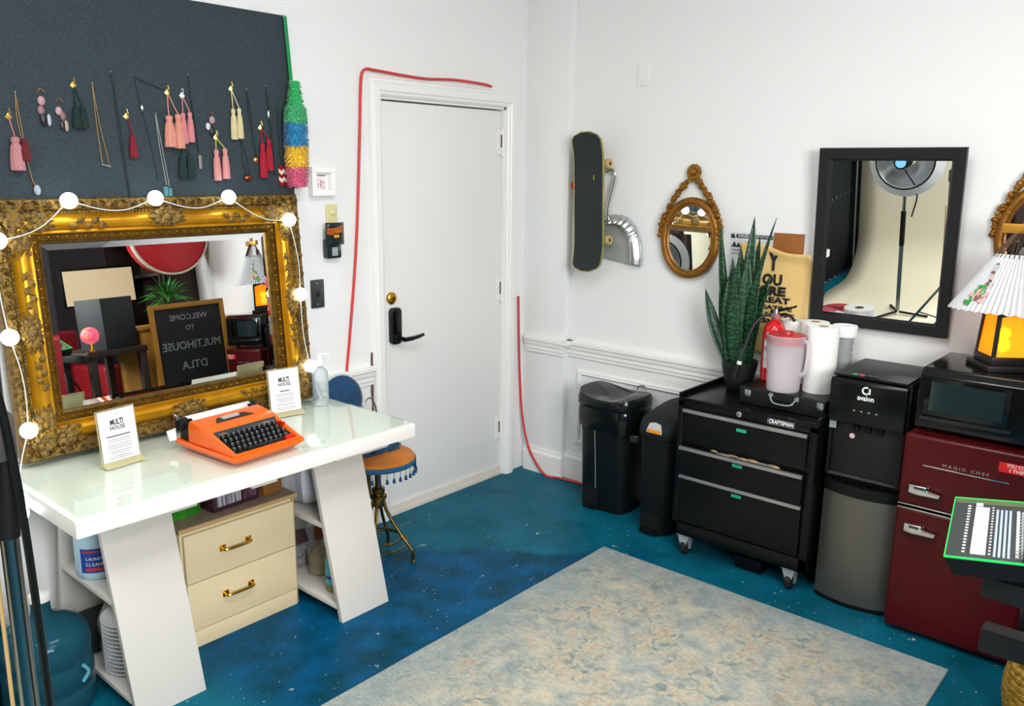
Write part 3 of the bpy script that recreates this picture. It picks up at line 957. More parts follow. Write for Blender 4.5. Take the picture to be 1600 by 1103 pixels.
def acanthus(x, z, ang, scale=1.0):
    m_ = MB()
    y = -.055
    for k, (da, L_, w_) in enumerate(((0, .085, .017), (.42, .075, .015), (-.42, .075, .015), (.85, .055, .013), (-.85, .055, .013), (1.5, .04, .012), (-1.5, .04, .012))):
        leaf(m_, x, z, y, L_ * scale, w_ * scale, ang + da, .014)
    for sg in (-1, 1):
        scroll(m_, x + .045 * scale * math.cos(ang + sg * .62), z + .045 * scale * math.sin(ang + sg * .62), y - .006, .014 * scale, ang + sg * .4, sg, .0048 * scale)
        scroll(m_, x + .075 * scale * math.cos(ang + sg * .30), z + .075 * scale * math.sin(ang + sg * .30), y - .006, .010 * scale, ang, -sg, .004 * scale)
    m_.sphere((x + .012 * math.cos(ang), y - .008, z + .012 * math.sin(ang)), .014 * scale, 10, 6, (1, .7, 1))
    return m_
for sx in (-1, 1):
    for sz in (0, 1):
        x, z = sx * (MW / 2 - .045), (MH - .045 if sz else .045)
        hx, hz = (PI if sx > 0 else 0), (-PI / 2 if sz else PI / 2)
        m_ = MB()
        for ang in (hx, hz):
            a = acanthus(x + .035 * math.cos(ang) + .03 * (-sx), z + .035 * math.sin(ang) + .03 * (-1 if sz else 1), ang, .95)
            m_.add(a.v, a.f)
            # trailing vine on the bolster
            for k in range(5):
                q = .15 + k * .024
                leaf(m_, x - sx * .04 + q * math.cos(ang), z + (-.04 if sz else .04) + q * math.sin(ang), -.058, .036, .010, ang + (.5 if k % 2 else -.5), .010)
        a = acanthus(x, z, math.atan2((-1 if sz else 1), -sx), 1.0)
        m_.add(a.v, a.f)
        m_.build('corner_ornament', ANT, gm)['kind'] = 'stuff'
for x, z, aa in ((0, .075, PI / 2), (0, MH - .075, -PI / 2), (-MW / 2 + .075, MH / 2, 0), (MW / 2 - .075, MH / 2, PI)):
    m_ = MB()
    tx, tz = -math.sin(aa), math.cos(aa)
    for sg in (-1, 1):
        a = acanthus(x + sg * tx * .008, z + sg * tz * .008, aa + sg * PI / 2, .75)
        m_.add(a.v, a.f)
    a = acanthus(x - .03 * math.cos(aa), z - .03 * math.sin(aa), aa, .8)
    m_.add(a.v, a.f)
    m_.sphere((x, -.066, z), .018, 12, 8, (1, .6, 1))
    m_.build('centre_cartouche', ANT, gm)

# string lights -----------------------------------------------------
BULB = M('lit_frosted_bulb', '#ffffff', .4, emit=('#e9f7ff', 9))
sl = thing('string_lights', 'string of round white bulbs draped around the gilt mirror', 'string lights', (-2.165, -.12, .75))
def ymir(z):
    return -.076 - .062 + (z - .75) * LEAN
BUL = [(-2.835, .66, -.30), (-2.733, .876), (-2.748, 1.185), (-2.742, 1.49), (-2.512, 1.609), (-2.215, 1.612), (-1.926, 1.611), (-1.664, 1.516), (-1.640, 1.21), (-1.624, .905)]
BP = []
for b in BUL:
    y = b[2] if len(b) > 2 else ymir(b[1]) - .026
    BP.append(Vector((b[0], y, b[1])))
for p in BP:
    bo = MB().sphere(p, .027, 20, 14).build('bulb', BULB, sl, world=True)
    d = Vector((0, 1, 0))
    MB().cyl(p + d * .022, p + d * .036, .011, .009, 10).build('socket', M('white_socket', '#e8ecec', .4), bo, world=True)
WIRE = M('white_wire', '#d8dcda', .45)
for i, (a, b) in enumerate(zip(BP, BP[1:])):
    sag = Vector((0, 0, -.035 if abs(a.x - b.x) > .15 else 0)) + Vector((.012 * (1 if i % 2 else -1) if abs(a.x - b.x) < .15 else 0, 0, 0))
    if i in (3, 6):
        sag = Vector((0, 0, -.03))
    o_ = Vector((0, .004, 0))
    MB().tube(bez([a + o_, a.lerp(b, .35) + sag * .9, a.lerp(b, .65) + sag, b + o_], 6), .0020, 6).build('wire', WIRE, sl, world=True)
# ================================================================== desk
DT = 0.740
dk = thing('desk_top', 'thick white desk top under the gilt mirror', 'desk', (-2.162, -.355, .68))
MB().box(-2.815, -1.508, -.674, -.036, .679, .7335).build('board', DESKW, dk, world=True, bevel=.003)
MB().box(-2.24, -2.14, -.66, -.10, .664, .679).build('cross_rail', WLAM, dk, world=True, bevel=.002)
gl = MB().box(-2.800, -1.516, -.664, -.046, .7342, .7402)
GLASS = thin_glass('green_table_glass', '#f8fcf9')
g_ = gl.build('glass_sheet', GLASS, loc=(-2.16, -.355, .7342), smooth=0)
tag(g_, 'clear green-tinted glass sheet covering the desk top', 'glass sheet')

def trestle(xc, label):
    t = thing('trestle', label, 'trestle', (xc, -.34, 0), group='desk trestles')
    w_ = .117
    th = .022
    for sg in (1, -1):      # 1 = front board (towards -y)
        def P(y, z):
            return (y * sg - 0, z)
        y0b, y0t = -.305, -.148
        poly = [(-w_, y0b, 0), (-w_, y0b + th * 1.03, 0), (-w_, y0t + th * 1.03, .655), (-w_, y0t, .655)]
        if sg < 0:
            poly = [(a, -b, c) for a, b, c in poly]
        o = MB().prism(poly, (2 * w_, 0, 0)).build('leg_board', WLAM, t, bevel=.002)
    for z in (.055, .372):
        k = .305 - z * .2397 - .024
        MB().box(-w_, w_, -k, k, z - .009, z + .009).build('shelf', WLAM, t, bevel=.0015)
    MB().box(-w_ - .0, w_ + .02, -.30, .26, .657, .6785).build('top_plate', WLAM, t, bevel=.002)
    return t
trestle(-1.758, 'white slanted trestle under the right end of the desk, beside the stool')
trestle(-2.565, 'white slanted trestle under the left end of the desk, beside the water jugs')

# dresser -------------------------------------------------------------
CREAM = M('cream_lacquer', '#e4d4ac', .35, var=(3, '#dccba2', .3))
OAKE = M('oak_edge', '#b9986a', .5)
t = thing('dresser', 'cream two drawer dresser under the desk', 'dresser', (-2.13, -.22, 0))
MB().box(-2.365, -1.892, -.372, -.05, .0, .455).build('carcass', CREAM, t, world=True, bevel=.002)
MB().box(-2.375, -1.882, -.388, -.045, .456, .474).build('top', M('taupe_top', '#8f7f6a', .5, var=(30, '#7d6d58', .2)), t, world=True, bevel=.004)
MB().box(-2.376, -1.881, -.391, -.3885, .458, .473).build('top_edge', OAKE, t, world=True, bevel=.001)
MB().box(-1.9005, -1.8915, -.3805, -.3725, .0, .452).build('side_edge', OAKE, t, world=True, bevel=.001)
MB().box(-2.358, -1.902, -.386, -.3725, .0, .066).build('plinth', CREAM, t, world=True, bevel=.001)
for z0, z1, zh in ((.070, .254, .172), (.258, .442, .354)):
    d = MB().box(-2.358, -1.902, -.390, -.3725, z0, z1).build('drawer', CREAM, t, world=True, bevel=.0015)
    h = MB()
    h.tube(bez([(-2.216, -.391, zh), (-2.212, -.412, zh), (-2.16, -.417, zh + .001), (-2.108, -.412, zh), (-2.104, -.391, zh)], 5), .0055, 8)
    for hx in (-2.213, -2.107):
        h.box(hx - .012, hx + .012, -.394, -.390, zh - .010, zh + .012)
    h.build('pull', BRASS, d, world=True)
def carton(name, label, x, y, sx, sy, sz, mat, rz=0, z=.4745):
    t = thing(name, label, 'box', (x, y, z), rz)
    MB().box(-sx / 2, sx / 2, -sy / 2, sy / 2, 0, sz).build('carton', mat, t, bevel=.002)
    return t
b = carton('snack_box', 'bright green packet on the dresser behind the left trestle', -2.30, -.25, .12, .10, .07, M('green_packaging', '#3a9a1e', .4, var=(25, '#1c6e1a', .2)), .08)
b = carton('tea_box', 'dark purple carton with a white label on the dresser', -2.115, -.27, .20, .13, .10, M('plum_packaging', '#3c2030', .4), .06)
MB().box(-.085, .018, -.0672, -.0655, .018, .078).build('white_label', M('printed_label', '#b9b9c4', .6, var=(90, '#6a6a78', .05, (1, 1, .05))), b, smooth=0)
MB().box(.024, .085, -.0672, -.0655, .018, .068).build('purple_print', M('mauve_print', '#6c4a62', .6, var=(80, '#3c2030', .1, (1, 1, .1))), b, smooth=0)
b = carton('brown_box', 'plain brown cardboard box at the right end of the dresser', -1.95, -.265, .085, .12, .16, M('brown_cardboard', '#94622a', .8, var=(10, '#83541f', .3)), .05)

# signs ----------------------------------------------------------------
ACR = thin_glass('acrylic', '#fbfbf4', .6)
ACRE = M('acrylic_edge', '#e6e0b4', .15, trans=.5, ior=1.15)
def sign(label, loc, rz, small):
    t = thing('sign_holder', label, 'sign', loc, rz, group='signs on the desk')
    w_, h_ = .135, .178
    lean = .10
    R_ = Matrix.Rotation(-lean, 4, 'X')
    def q(x, y, z):
        return R_ @ Vector((x, y, z))
    MB().box(-w_ / 2, w_ / 2, -.0025, -.0005, .012, h_ + .012, R_).build('front_panel', ACR, t, smooth=0)
    MB().box(-w_ / 2, w_ / 2, .0012, .003, .012, h_ + .012, R_).build('back_panel', ACR, t, smooth=0)
    pp = MB().box(-w_ / 2 + .004, w_ / 2 - .002, -.004, -.0028, .014, h_ + .009, R_).build('printed_sheet', PAPER, t, smooth=0)
    fr = MB()
    for xx in (-w_ / 2 - .0006, w_ / 2 - .0006):
        fr.box(xx, xx + .0012, -.0046, .003, .012, h_ + .012, R_)
    fr.box(-w_ / 2, w_ / 2, -.0046, .003, h_ + .012, h_ + .0132, R_)
    fr.build('panel_edges', ACRE, t, smooth=0)
    bs = MB()
    bs.prism([(-w_ / 2 - .002, -.030, 0), (-w_ / 2 - .002, .030, 0), (-w_ / 2 - .002, .028, .003), (-w_ / 2 - .002, .004, .014), (-w_ / 2 - .002, -.004, .014), (-w_ / 2 - .002, -.028, .003)], (w_ + .004, 0, 0))
    bs.build('foot', ACRE, t, bevel=.001)
    up = R_ @ Vector((0, 0, 1))
    def at(x, z):
        return R_ @ Vector((x, -.0044, z))
    text('MULTI', .026, at(0, h_ - .034), (1, .0, 0), up, INK, pp, world=False, bold=.0009, width=.046, name='lettering')
    text('HOUSE', .020, at(0.001, h_ - .053), (1, .0, 0), up, INK, pp, world=False, bold=.0004, width=.054, name='lettering')
    MB().tube([at(-.006, h_ - .010), at(0, h_ - .007), at(.006, h_ - .010)], .0009, 4).build('crest_mark', GREYINK, pp)
    MB().box(-.042 if not small else -.022, .042 if not small else .022, -.0047, -.0042, h_ - .082, h_ - .078, R_).build('heading_line', M('dark_grey_ink', '#454548', .7), pp, smooth=0)
    lines = MB()
    rnd = random.Random(5 + small)
    z = h_ - .093
    for i in range(9):
        hw = rnd.uniform(.034, .044)
        lines.box(-hw, hw, -.0049, -.0041, z, z + .0019, R_)
        z -= .0068 if i not in (1, 4, 6) else .0098
    o = lines.build('small_print', M('light_grey_ink', '#7c7c80', .7), pp, smooth=0)
    o['kind'] = 'stuff'
    if not small:
        MB().tube([at(.008 * math.cos(a * .6), .026 + .008 * math.sin(a * .6)) for a in range(11)], .0005, 4).build('stamp_mark', GREYINK, pp)
    return t
sign('white printed sign in a clear holder left of the orange typewriter', (-2.507, -.300, .7404), .12, 0)
sign('white printed sign in a clear holder by the soap bottle', (-1.793, -.212, .7404), -.15, 1)

# soap bottle -------------------------------------------------------------
t = thing('soap_bottle', 'clear pump soap bottle at the back corner of the desk', 'bottle', (-1.600, -.185, .7404))
MB().lathe([(0, 0), (.032, 0), (.034, .004), (.034, .125), (.030, .145), (.014, .160), (.013, .172), (0, .172)], n=20).build('bottle_body', M('frosted_clear', '#e6eef0', .12, trans=.8, ior=1.2), t)
MB().lathe([(0, .172), (.016, .172), (.016, .188), (.007, .192), (.005, .215), (0, .215)], n=16).tube(bez([(0, 0, .213), (.012, -.004, .215), (.036, -.01, .212), (.04, -.012, .205)], 4), .005, 8).build('pump', M('white_pump', '#eef0f0', .35), t)

# typewriter ---------------------------------------------------------------
ORG = M('orange_plastic', '#f0640c', .32, coat=.3)
tw = thing('typewriter', 'bright orange portable typewriter on the glass desk top', 'typewriter', (-2.150, -.452, .7404), math.radians(4.4))
W2 = .152
def sect(x, pts):
    return [(x, y, z) for y, z in pts]
base = MB()
# bottom tray with flared rim
bo = rrect(-W2, W2, -.178, .178, .02)
bi = rrect(-W2 + .022, W2 - .022, -.150, .160, .02)
n = len(bo)
base.add([(x, y, .004) for x, y in bi] + [(x, y, .026) for x, y in bo] + [(x, y, .036) for x, y in bo] + [(x * .985, y * .985, .038) for x, y in bo] + [(x * .95, y * .95, .034) for x, y in bo],
         [tuple(range(n))[::-1]] + [(r * n + i, r * n + (i + 1) % n, (r + 1) * n + (i + 1) % n, (r + 1) * n + i) for r in range(4) for i in range(n)] + [tuple(4 * n + i for i in range(n))])
base.build('base_tray', ORG, tw, smooth=30)
# upper housing: side cheeks slope from the front to the hood
hood = MB()
prof_h = [(-.040, .036), (-.040, .072), (-.030, .096), (-.018, .104), (.080, .118), (.092, .112), (.098, .09), (.098, .036)]
hood.prism(sect(-W2 + .010, prof_h), (2 * W2 - .020, 0, 0))
hood.build('hood', ORG, tw, bevel=.005, seg=3)
for sx in (-1, 1):
    ck = MB()
    x = sx * (W2 - .010)
    ck.prism(sect(x, [(-.166, .034), (-.166, .042), (-.040, .088), (-.034, .096), (-.034, .034)]), (-sx * .014, 0, 0))
    ck.build('side_cheek', ORG, tw, bevel=.003)
fb = MB().box(-W2 + .016, W2 - .016, -.168, -.150, .030, .043)
fb.build('front_lip', ORG, tw, bevel=.004)
kb = MB().prism(sect(-W2 + .024, [(-.152, .034), (-.152, .040), (-.040, .070), (-.040, .034)]), (2 * W2 - .048, 0, 0))
kb.build('keyboard_well', M('key_well', '#0a0b0c', .5), tw)
keys, marks = MB(), MB()
KEYM = M('black_keys', '#14181b', .3)
for r in range(4):
    yy = -.128 + r * .026
    zz = .046 + r * .0085
    for c in range(11):
        xx = -.112 + c * .0215 + (r % 2) * .008 - (.004 if r == 0 else 0)
        keys.lathe([(0, .011), (.0072, .011), (.0085, .009), (.0090, 0), (0, 0)], (xx, yy, zz), 8)
        marks.box(xx - .0022, xx + .0022, yy - .0020, yy + .0022, zz + .0111, zz + .0115)
o = keys.build('keys', KEYM, tw); o['kind'] = 'stuff'
o = marks.build('key_legends', M('key_legend_white', '#cdd2d0', .6), tw, smooth=0); o['kind'] = 'stuff'
MB().box(-.075, .078, -.154, -.142, .038, .052).build('space_bar', KEYM, tw, bevel=.003)
MB().box(.085, .118, -.154, -.138, .040, .053).build('red_key', M('red_key', '#d8221c', .35), tw, bevel=.003)
MB().box(.128, .136, -.085, -.045, .062, .082).build('red_tab', M('red_key', '#d8221c', .35), tw, bevel=.003)
Rb = Matrix.Translation((0, -.0415, .072)) @ Matrix.Rotation(-.42, 4, 'X')
MB().box(-W2 + .018, W2 - .018, -.003, .0, .001, .024, Rb).build('badge_strip', M('badge_charcoal', '#2c3438', .3), tw, bevel=.001)
upv = Rb.to_3x3() @ Vector((0, 0, 1))
for s_, x in (('brother', -.095), ('deluxe', .085)):
    text(s_, .010, Rb @ Vector((x, -.0034, .0125)), (1, 0, 0), upv, M('badge_copper', '#b98a6a', .4), tw, world=False, name='lettering')
# ribbon opening with type guide
MB().prism([(-.085, .012, .1092), (.075, .012, .1092), (.05, .046, .1142), (-.06, .046, .1142)], (0, 0, .0012)).build('ribbon_opening', M('ribbon_dark', '#2a1c18', .6), tw)
MB().box(-.048, .020, .022, .040, .1125, .1205).build('type_guide', M('pale_metal', '#d8d4d0', .3, .5), tw, bevel=.002)
# platen, paper roll and knobs
MB().cyl((-W2 + .012, .128, .098), (W2 - .012, .128, .098), .019, n=20).build('platen', M('platen_rubber', '#1b1c1e', .6), tw)
MB().grid(lambda u, v: Vector((-.128 + .262 * u, .128 - .024 * math.cos(v * 2.6 - .3), .098 + .024 * math.sin(v * 2.6 - .3))), 2, 14).build('paper_sheet', PAPER, tw, solid=.001)
for sx in (-1, 1):
    MB().lathe([(0, 0), (.021, 0), (.023, .004), (.023, .016), (.019, .020), (0, .021)], n=18, m=Matrix.Rotation(sx * PI / 2, 3, 'Y')).build('platen_knob', BLACK, tw).location = (sx * (W2 - .012), .128, .098)
for sx in (-1, 1):
    MB().box(sx * (W2 - .026) - .008, sx * (W2 - .026) + .008, .10, .16, .036, .118).build('carriage_end', BLACK, tw, bevel=.004)
MB().tube(bez([(-W2 + .014, .145, .108), (-W2 + .002, .150, .125), (-W2 - .006, .158, .136)], 4), .0025, 6).build('return_lever', CHROME, tw)
MB().prism([(-W2 - .004, .15, .040), (-W2 - .020, .165, .036), (-W2 - .012, .195, .060), (-W2 + .012, .175, .072)], (0, .003, .002)).build('paper_scrap', PAPER, tw)
# ================================================================== things under and around the desk
# blue five gallon water jugs
JUG = M('blue_polycarbonate', '#3d8ca3', .05, trans=.8, ior=1.2)
def water_jug(label, loc, rz=0, capped=True):
    t = thing('water_jug', label, 'water jug', loc, rz, group='water jugs by the desk')
    pr = [(0, 0), (.120, 0), (.132, .010), (.135, .03), (.135, .075), (.131, .082), (.131, .090), (.135, .098), (.135, .165), (.131, .172), (.131, .180), (.135, .188),
          (.135, .235), (.128, .262), (.108, .285), (.075, .305), (.045, .318), (.032, .328), (.029, .345), (.028, .375), (.031, .380), (.031, .388), (.026, .388), (.025, .35), (.03, .325),
          (.07, .298), (.104, .278), (.123, .256), (.130, .23), (.130, .02), (.118, .006), (0, .006)]
    MB().lathe(pr, n=32).build('jug_body', JUG, t, smooth=50)
    if capped:
        MB().lathe([(0, .402), (.020, .402), (.031, .397), (.034, .388), (.0335, .376), (.0318, .376), (.0318, .390), (0, .391)], n=20).build('white_cap', M('white_cap', '#e2e2de', .4), t)
    g = MB().tube(bez([(.02, -.133, .11), (.035, -.142, .14), (.02, -.140, .17)], 5), .006, 6)
    g.build('moulded_mark', M('pale_blue_mark', '#5ea3bd', .3), t)
    return t
water_jug('blue water jug with a white cap standing in front of the left trestle', (-2.824, -.345, 0), .3)
water_jug('blue water jug standing behind the capped one against the wall', (-2.835, -.02 - .145, 0.0), 1.0, False) if False else None
jb = water_jug('blue water jug pushed back against the wall under the desk corner', (-3.005, -.145, 0), 1.0, False)
# black case on the floor
t = thing('black_case', 'flat black case at the back of the left trestle shelf', 'case', (-2.565, -.17, .0645), 0)
MB().box(-.112, .112, -.09, .06, 0, .10).build('shell', M('black_case_shell', '#16181a', .55, bump=(40, .2)), t, bevel=.008)
MB().tube(bez([(-.05, -.092, .05), (-.04, -.108, .055), (.04, -.108, .055), (.05, -.092, .05)], 4), .006, 6).build('handle', BLACK, t)
# wall-cleaner bucket on the left trestle shelf
t = thing('cleaner_jug', 'pale blue plastic jug with a dark blue label on the trestle shelf', 'jug', (-2.615, -.30, .3815))
MB().lathe([(0, 0), (.064, 0), (.070, .006), (.072, .02), (.071, .13), (.066, .155), (.05, .175), (.03, .185), (.03, .20), (0, .20)], n=28).build('jug_body', M('pale_blue_plastic', '#a9c9da', .35, sss=.1), t)
MB().lathe([(0, .198), (.036, .198), (.037, .232), (0, .233)], n=20).build('lid', M('grey_lid', '#8fa6b2', .4), t)
LB = M('cobalt_label', '#1b3f96', .4)
lb = MB().grid(lambda u, v: Vector((.0725 * math.cos(-2.75 + 1.75 * u), .0725 * math.sin(-2.75 + 1.75 * u), .028 + .085 * v)), 16, 2).build('printed_label', LB, t)
MB().grid(lambda u, v: Vector((.0729 * math.cos(-2.55 + 1.15 * u), .0729 * math.sin(-2.55 + 1.15 * u), .034 + .012 * v)), 12, 1).build('red_stripe', M('label_red', '#b0384a', .4), lb)
MB().grid(lambda u, v: Vector((.0729 * math.cos(-2.65 + 1.25 * u), .0729 * math.sin(-2.65 + 1.25 * u), .100 + .006 * v)), 12, 1).build('red_stripe', M('label_red', '#b0384a', .4), lb)
for zz, s_, sz in ((.078, 'LAUNDRY', .014), (.058, 'CLEANER', .015)):
    for i, ch in enumerate(s_):
        a = -2.45 + i * .135
        text(ch, sz, (.0731 * math.cos(a), .0731 * math.sin(a), zz), (-math.sin(a), math.cos(a), 0), (0, 0, 1), PAPER, lb, world=False, name='letter')
MB().grid(lambda u, v: Vector((.0722 * math.cos(-.82 + .22 * u), .0722 * math.sin(-.82 + .22 * u), .04 + .07 * v)), 3, 1).build('barcode', M('barcode_print', '#404046', .6, var=(160, '#e8e8ea', .03, (.05, .05, 1))), t)
# stack of foam plates in plastic wrap
t = thing('plate_stack', 'stack of white plates in clear plastic wrap on the lower trestle shelf', 'plates', (-2.573, -.42, .0645))
for i in range(13):
    MB().lathe([(0, .002), (.062, .002), (.075, .006), (.098, .0185), (.099, .0165), (.076, .002), (.062, 0), (0, 0)], (0, 0, i * .0145), 28, sx=1.0).build('plate', M('white_foam', '#e9ebec', .5), t)
wr = MB()
rnd = random.Random(9)
jit = [[rnd.uniform(-.009, .004) for _ in range(24)] for _ in range(11)]
def wrapf(u, v):
    k, r_ = int(round(u * 24)) % 24, int(round(v * 10))
    a = 2 * PI * u
    rr = [.085, .100, .106, .107, .107, .107, .107, .106, .102, .085, .03][r_] + jit[r_][k]
    z = [.001, .004, .03, .06, .09, .12, .15, .185, .215, .24, .262][r_] + (jit[r_][(k + 5) % 24] if r_ > 1 else 0)
    return Vector((rr * math.cos(a), rr * math.sin(a), max(z, .001)))
wr.grid(wrapf, 24, 10, cu=True)
wr.build('plastic_wrap', M('cling_film', '#f4f8fa', .08, alpha=.16, spec=1), t, smooth=25)

# right trestle contents
t = thing('white_bag', 'bulging white bag on the upper shelf of the right trestle', 'bag', (-1.772, -.30, .3815))
bagm = MB().grid(lambda u, v: Vector(((.095 + .012 * math.sin(7 * u * 2 * PI)) * math.sin(PI * (.04 + .92 * v)) * math.cos(2 * PI * u), (.13 + .01 * math.cos(5 * u * 2 * PI)) * math.sin(PI * (.04 + .92 * v)) * math.sin(2 * PI * u), .118 - .117 * math.cos(PI * (.0 + 1.0 * v)))), 28, 14, cu=True)
bagm.build('bag_body', M('white_bag_film', '#c9ccd4', .5, bump=(14, .5)), t)
MB().tube([(0, 0, .215), (.01, 0, .24), (.03, .01, .25)], [.02, .012, .02], 8).build('knot', M('white_bag_film', '#c9ccd4', .5), t)
t = thing('dark_bottle', 'dark bottle behind the white bag on the trestle shelf', 'bottle', (-1.676, -.435, .3815))
MB().lathe([(0, 0), (.028, 0), (.030, .006), (.030, .12), (.012, .15), (.011, .19), (0, .19)], n=18).build('bottle_body', M('dark_bottle', '#2e3134', .3), t)
MB().lathe([(0, .19), (.014, .19), (.014, .215), (0, .215)], n=14).build('cap', BLACK, t)
t = thing('spray_bottle', 'clear plastic bottle with an orange neck on the lower trestle shelf', 'bottle', (-1.745, -.33, .0645))
MB().lathe([(0, 0), (.040, 0), (.046, .006), (.046, .03), (.043, .036), (.046, .042), (.046, .07), (.042, .085), (.028, .105), (.016, .125), (.014, .15), (0, .15)], n=22).build('bottle_body', M('amber_clear', '#cbbd98', .1, trans=.5, ior=1.2), t)
MB().lathe([(0, .15), (.020, .15), (.020, .19), (.014, .21), (0, .21)], n=16).build('orange_cap', M('orange_brown_cap', '#9a4a20', .4), t)
t = thing('juice_bottle', 'squat bottle with a turquoise peach label on the lower trestle shelf', 'bottle', (-1.800, -.50, .0645))
MB().lathe([(0, 0), (.030, 0), (.034, .006), (.034, .15), (.028, .175), (.014, .20), (.013, .23), (0, .23)], n=22).build('bottle_body', M('cloudy_yellow', '#9d9a6c', .2, trans=.3, ior=1.2), t)
lb = MB().lathe([(.0346, .035), (.0346, .150)], n=26).build('turquoise_label', M('turquoise_label', '#35a8b8', .4, var=(12, '#4fb9c0', .2)), t)
MB().lathe([(.0350, .058), (.0350, .072)], n=26).build('purple_band', M('purple_band', '#4a3a96', .4), lb)
for k in range(2):
    a = -2.30 + .34 * k
    MB().sphere((.0335 * math.cos(a), .0335 * math.sin(a), .092 + .004 * k), .011, 10, 8, (1, 1, 1.1)).build('peach_print', M('peach_print', '#e88a72', .5), lb)
MB().lathe([(0, .23), (.016, .23), (.016, .25), (0, .25)], n=14).build('cap', M('blue_cap', '#2a66a8', .4), t)
t = thing('newspaper_bundle', 'folded grey newspaper bundle at the back of the lower trestle shelf', 'newspaper', (-1.80, -.20, .0645))
MB().prism([(-.07, -.04, 0), (.07, -.04, 0), (.07, .0, .14), (-.07, .0, .14)], (0, .02, .004)).build('folded_pages', M('newsprint', '#9b9a9c', .8, var=(60, '#6c6b70', .1, (1, .1, 1))), t, bevel=.003)
MB().prism([(-.072, -.022, .10), (.072, -.022, .10), (.072, .002, .150), (-.072, .002, .150)], (0, -.014, .003)).build('dark_cover', M('maroon_cover', '#4c3034', .7), t, bevel=.002)

# ================================================================== vintage stool
st = thing('vanity_stool', 'brass legged swivel stool with blue fringe and round blue backrest', 'stool', (-1.42, -.33, 0), 0)
GB = M('aged_gilt_metal', '#a58a45', .3, 1, var=(30, '#6f5c30', .2))
SR = .165
DZ_ = .062
MB().lathe([(0, .452 + DZ_), (SR * .6, .450 + DZ_), (SR * .95, .440 + DZ_), (SR, .428 + DZ_), (SR, .408 + DZ_), (SR * .9, .402 + DZ_), (0, .402 + DZ_)], n=36).build('seat_cushion', M('amber_velvet', '#cc7812', .8, sheen=.08, var=(12, '#b3650c', .3)), st)
VELV = M('blue_velvet', '#0b4068', .85, sheen=.15, var=(30, '#08324f', .25), bump=(60, .3))
cl = MB()
def clothf(u, v):
    a, r = (-1.9 + 2.9 * u), SR * (.1 + .93 * v)
    x, y = r * math.cos(a + 1.9) * .95 - .02, r * math.sin(a + 1.9) * .95
    return Vector((x * 1.0 - .045, y * .95 - .045, .462 + DZ_ + .012 * math.sin(9 * u) + .006 * math.cos(14 * v)))
cl.grid(clothf, 20, 8)
cl.build('folded_cloth', VELV, st, solid=.026)
cl2 = MB()
cl2.grid(lambda u, v: Vector((-.06 + .20 * u, .005 + .12 * v, .482 + DZ_ + .008 * math.sin(5 * u) + .03 * u)), 10, 6)
cl2.build('folded_cloth', VELV, st, solid=.036)
MB().lathe([(SR + .001, .428 + DZ_), (SR + .004, .424 + DZ_), (SR + .004, .408 + DZ_), (SR + .001, .404 + DZ_)], n=36).build('fringe_band', M('blue_braid', '#1a5478', .8), st)
fr = MB()
for k in range(34):
    a = 2 * PI * k / 34
    x, y = (SR + .003) * math.cos(a), (SR + .003) * math.sin(a)
    fr.tube([(x, y, .408 + DZ_), (x, y, .382 + DZ_), (x, y, .377 + DZ_), (x, y, .360 + DZ_)], [.0014, .0014, .005, .0075], 6)
o = fr.build('tassel_fringe', M('blue_tassels', '#0f4468', .85), st); o['kind'] = 'stuff'
MB().lathe([(0, .402 + DZ_), (.10, .402 + DZ_), (.10, .394 + DZ_), (.03, .388 + DZ_), (.028, .36 + DZ_), (0, .36 + DZ_)], n=20).build('seat_plate', GB, st)
MB().cyl((0, 0, .25), (0, 0, .44), .014, n=14).cyl((-.035, .02, .31), (-.035, .02, .46), .009, n=10).build('centre_post', M('dark_brass_post', '#5f5236', .4, .9), st)
MB().lathe([(0, .26), (.024, .26), (.028, .27), (.028, .295), (.038, .30), (.038, .312), (.026, .318), (.030, .33), (.030, .345), (.016, .35), (0, .35)], n=12).build('hub_casting', GB, st)
for k in range(4):
    a = math.radians(-55 + 90 * k)
    c, s_ = math.cos(a), math.sin(a)
    path = bez([(.020 * c, .020 * s_, .325), (.032 * c, .032 * s_, .25), (.075 * c, .075 * s_, .165), (.135 * c, .135 * s_, .075), (.152 * c, .152 * s_, .045), (.152 * c, .152 * s_, .006)], 6)
    l_ = MB().tube(path, .0075, 8).build('leg', GB, st)
    MB().lathe([(0, 0), (.013, 0), (.014, .004), (.008, .010), (0, .012)], (.152 * c, .152 * s_, 0), 12).build('foot_glide', GB, l_)
ring = [(.098 * math.cos(2 * PI * k / 32), .098 * math.sin(2 * PI * k / 32), .108) for k in range(32)]
MB().tube(ring, .0045, 6, closed=True).build('ring_stretcher', GB, st)
ring = [(.125 * math.cos(2 * PI * k / 32), .125 * math.sin(2 * PI * k / 32), .085) for k in range(32)]
MB().tube(ring, .0040, 6, closed=True).build('ring_stretcher', GB, st)
# round backrest, facing the seat
bc = Vector((.006, .245, .700))
nb = Vector((-.22, -.97, .08)).normalized()
Rm = nb.to_track_quat('Z', 'Y').to_matrix()
MB().lathe([(0, .030), (.04, .029), (.080, .022), (.096, .010), (.101, 0), (.096, -.010), (0, -.012)], bc, 36, sx=1, sy=1.12, m=Rm).build('backrest', VELV, st)
MB().tube([bc + Rm @ Vector((.103 * math.cos(2 * PI * k / 36), .115 * math.sin(2 * PI * k / 36), -.006)) for k in range(36)], .0055, 6, closed=True).build('backrest_rim', M('pale_piping', '#b9bdb4', .5), st)
MB().tube(bez([bc + Vector((0, .012, -.10)), (.004, .235, .53), (.002, .18, .462), (0, .08, .456)], 6), .008, 8).build('back_support', GB, st)
sidew = bez([(.085, .22, .58), (.095, .215, .65), (.135, .21, .692), (.168, .21, .65), (.172, .20, .57), (.12, .14, .468)], 6)
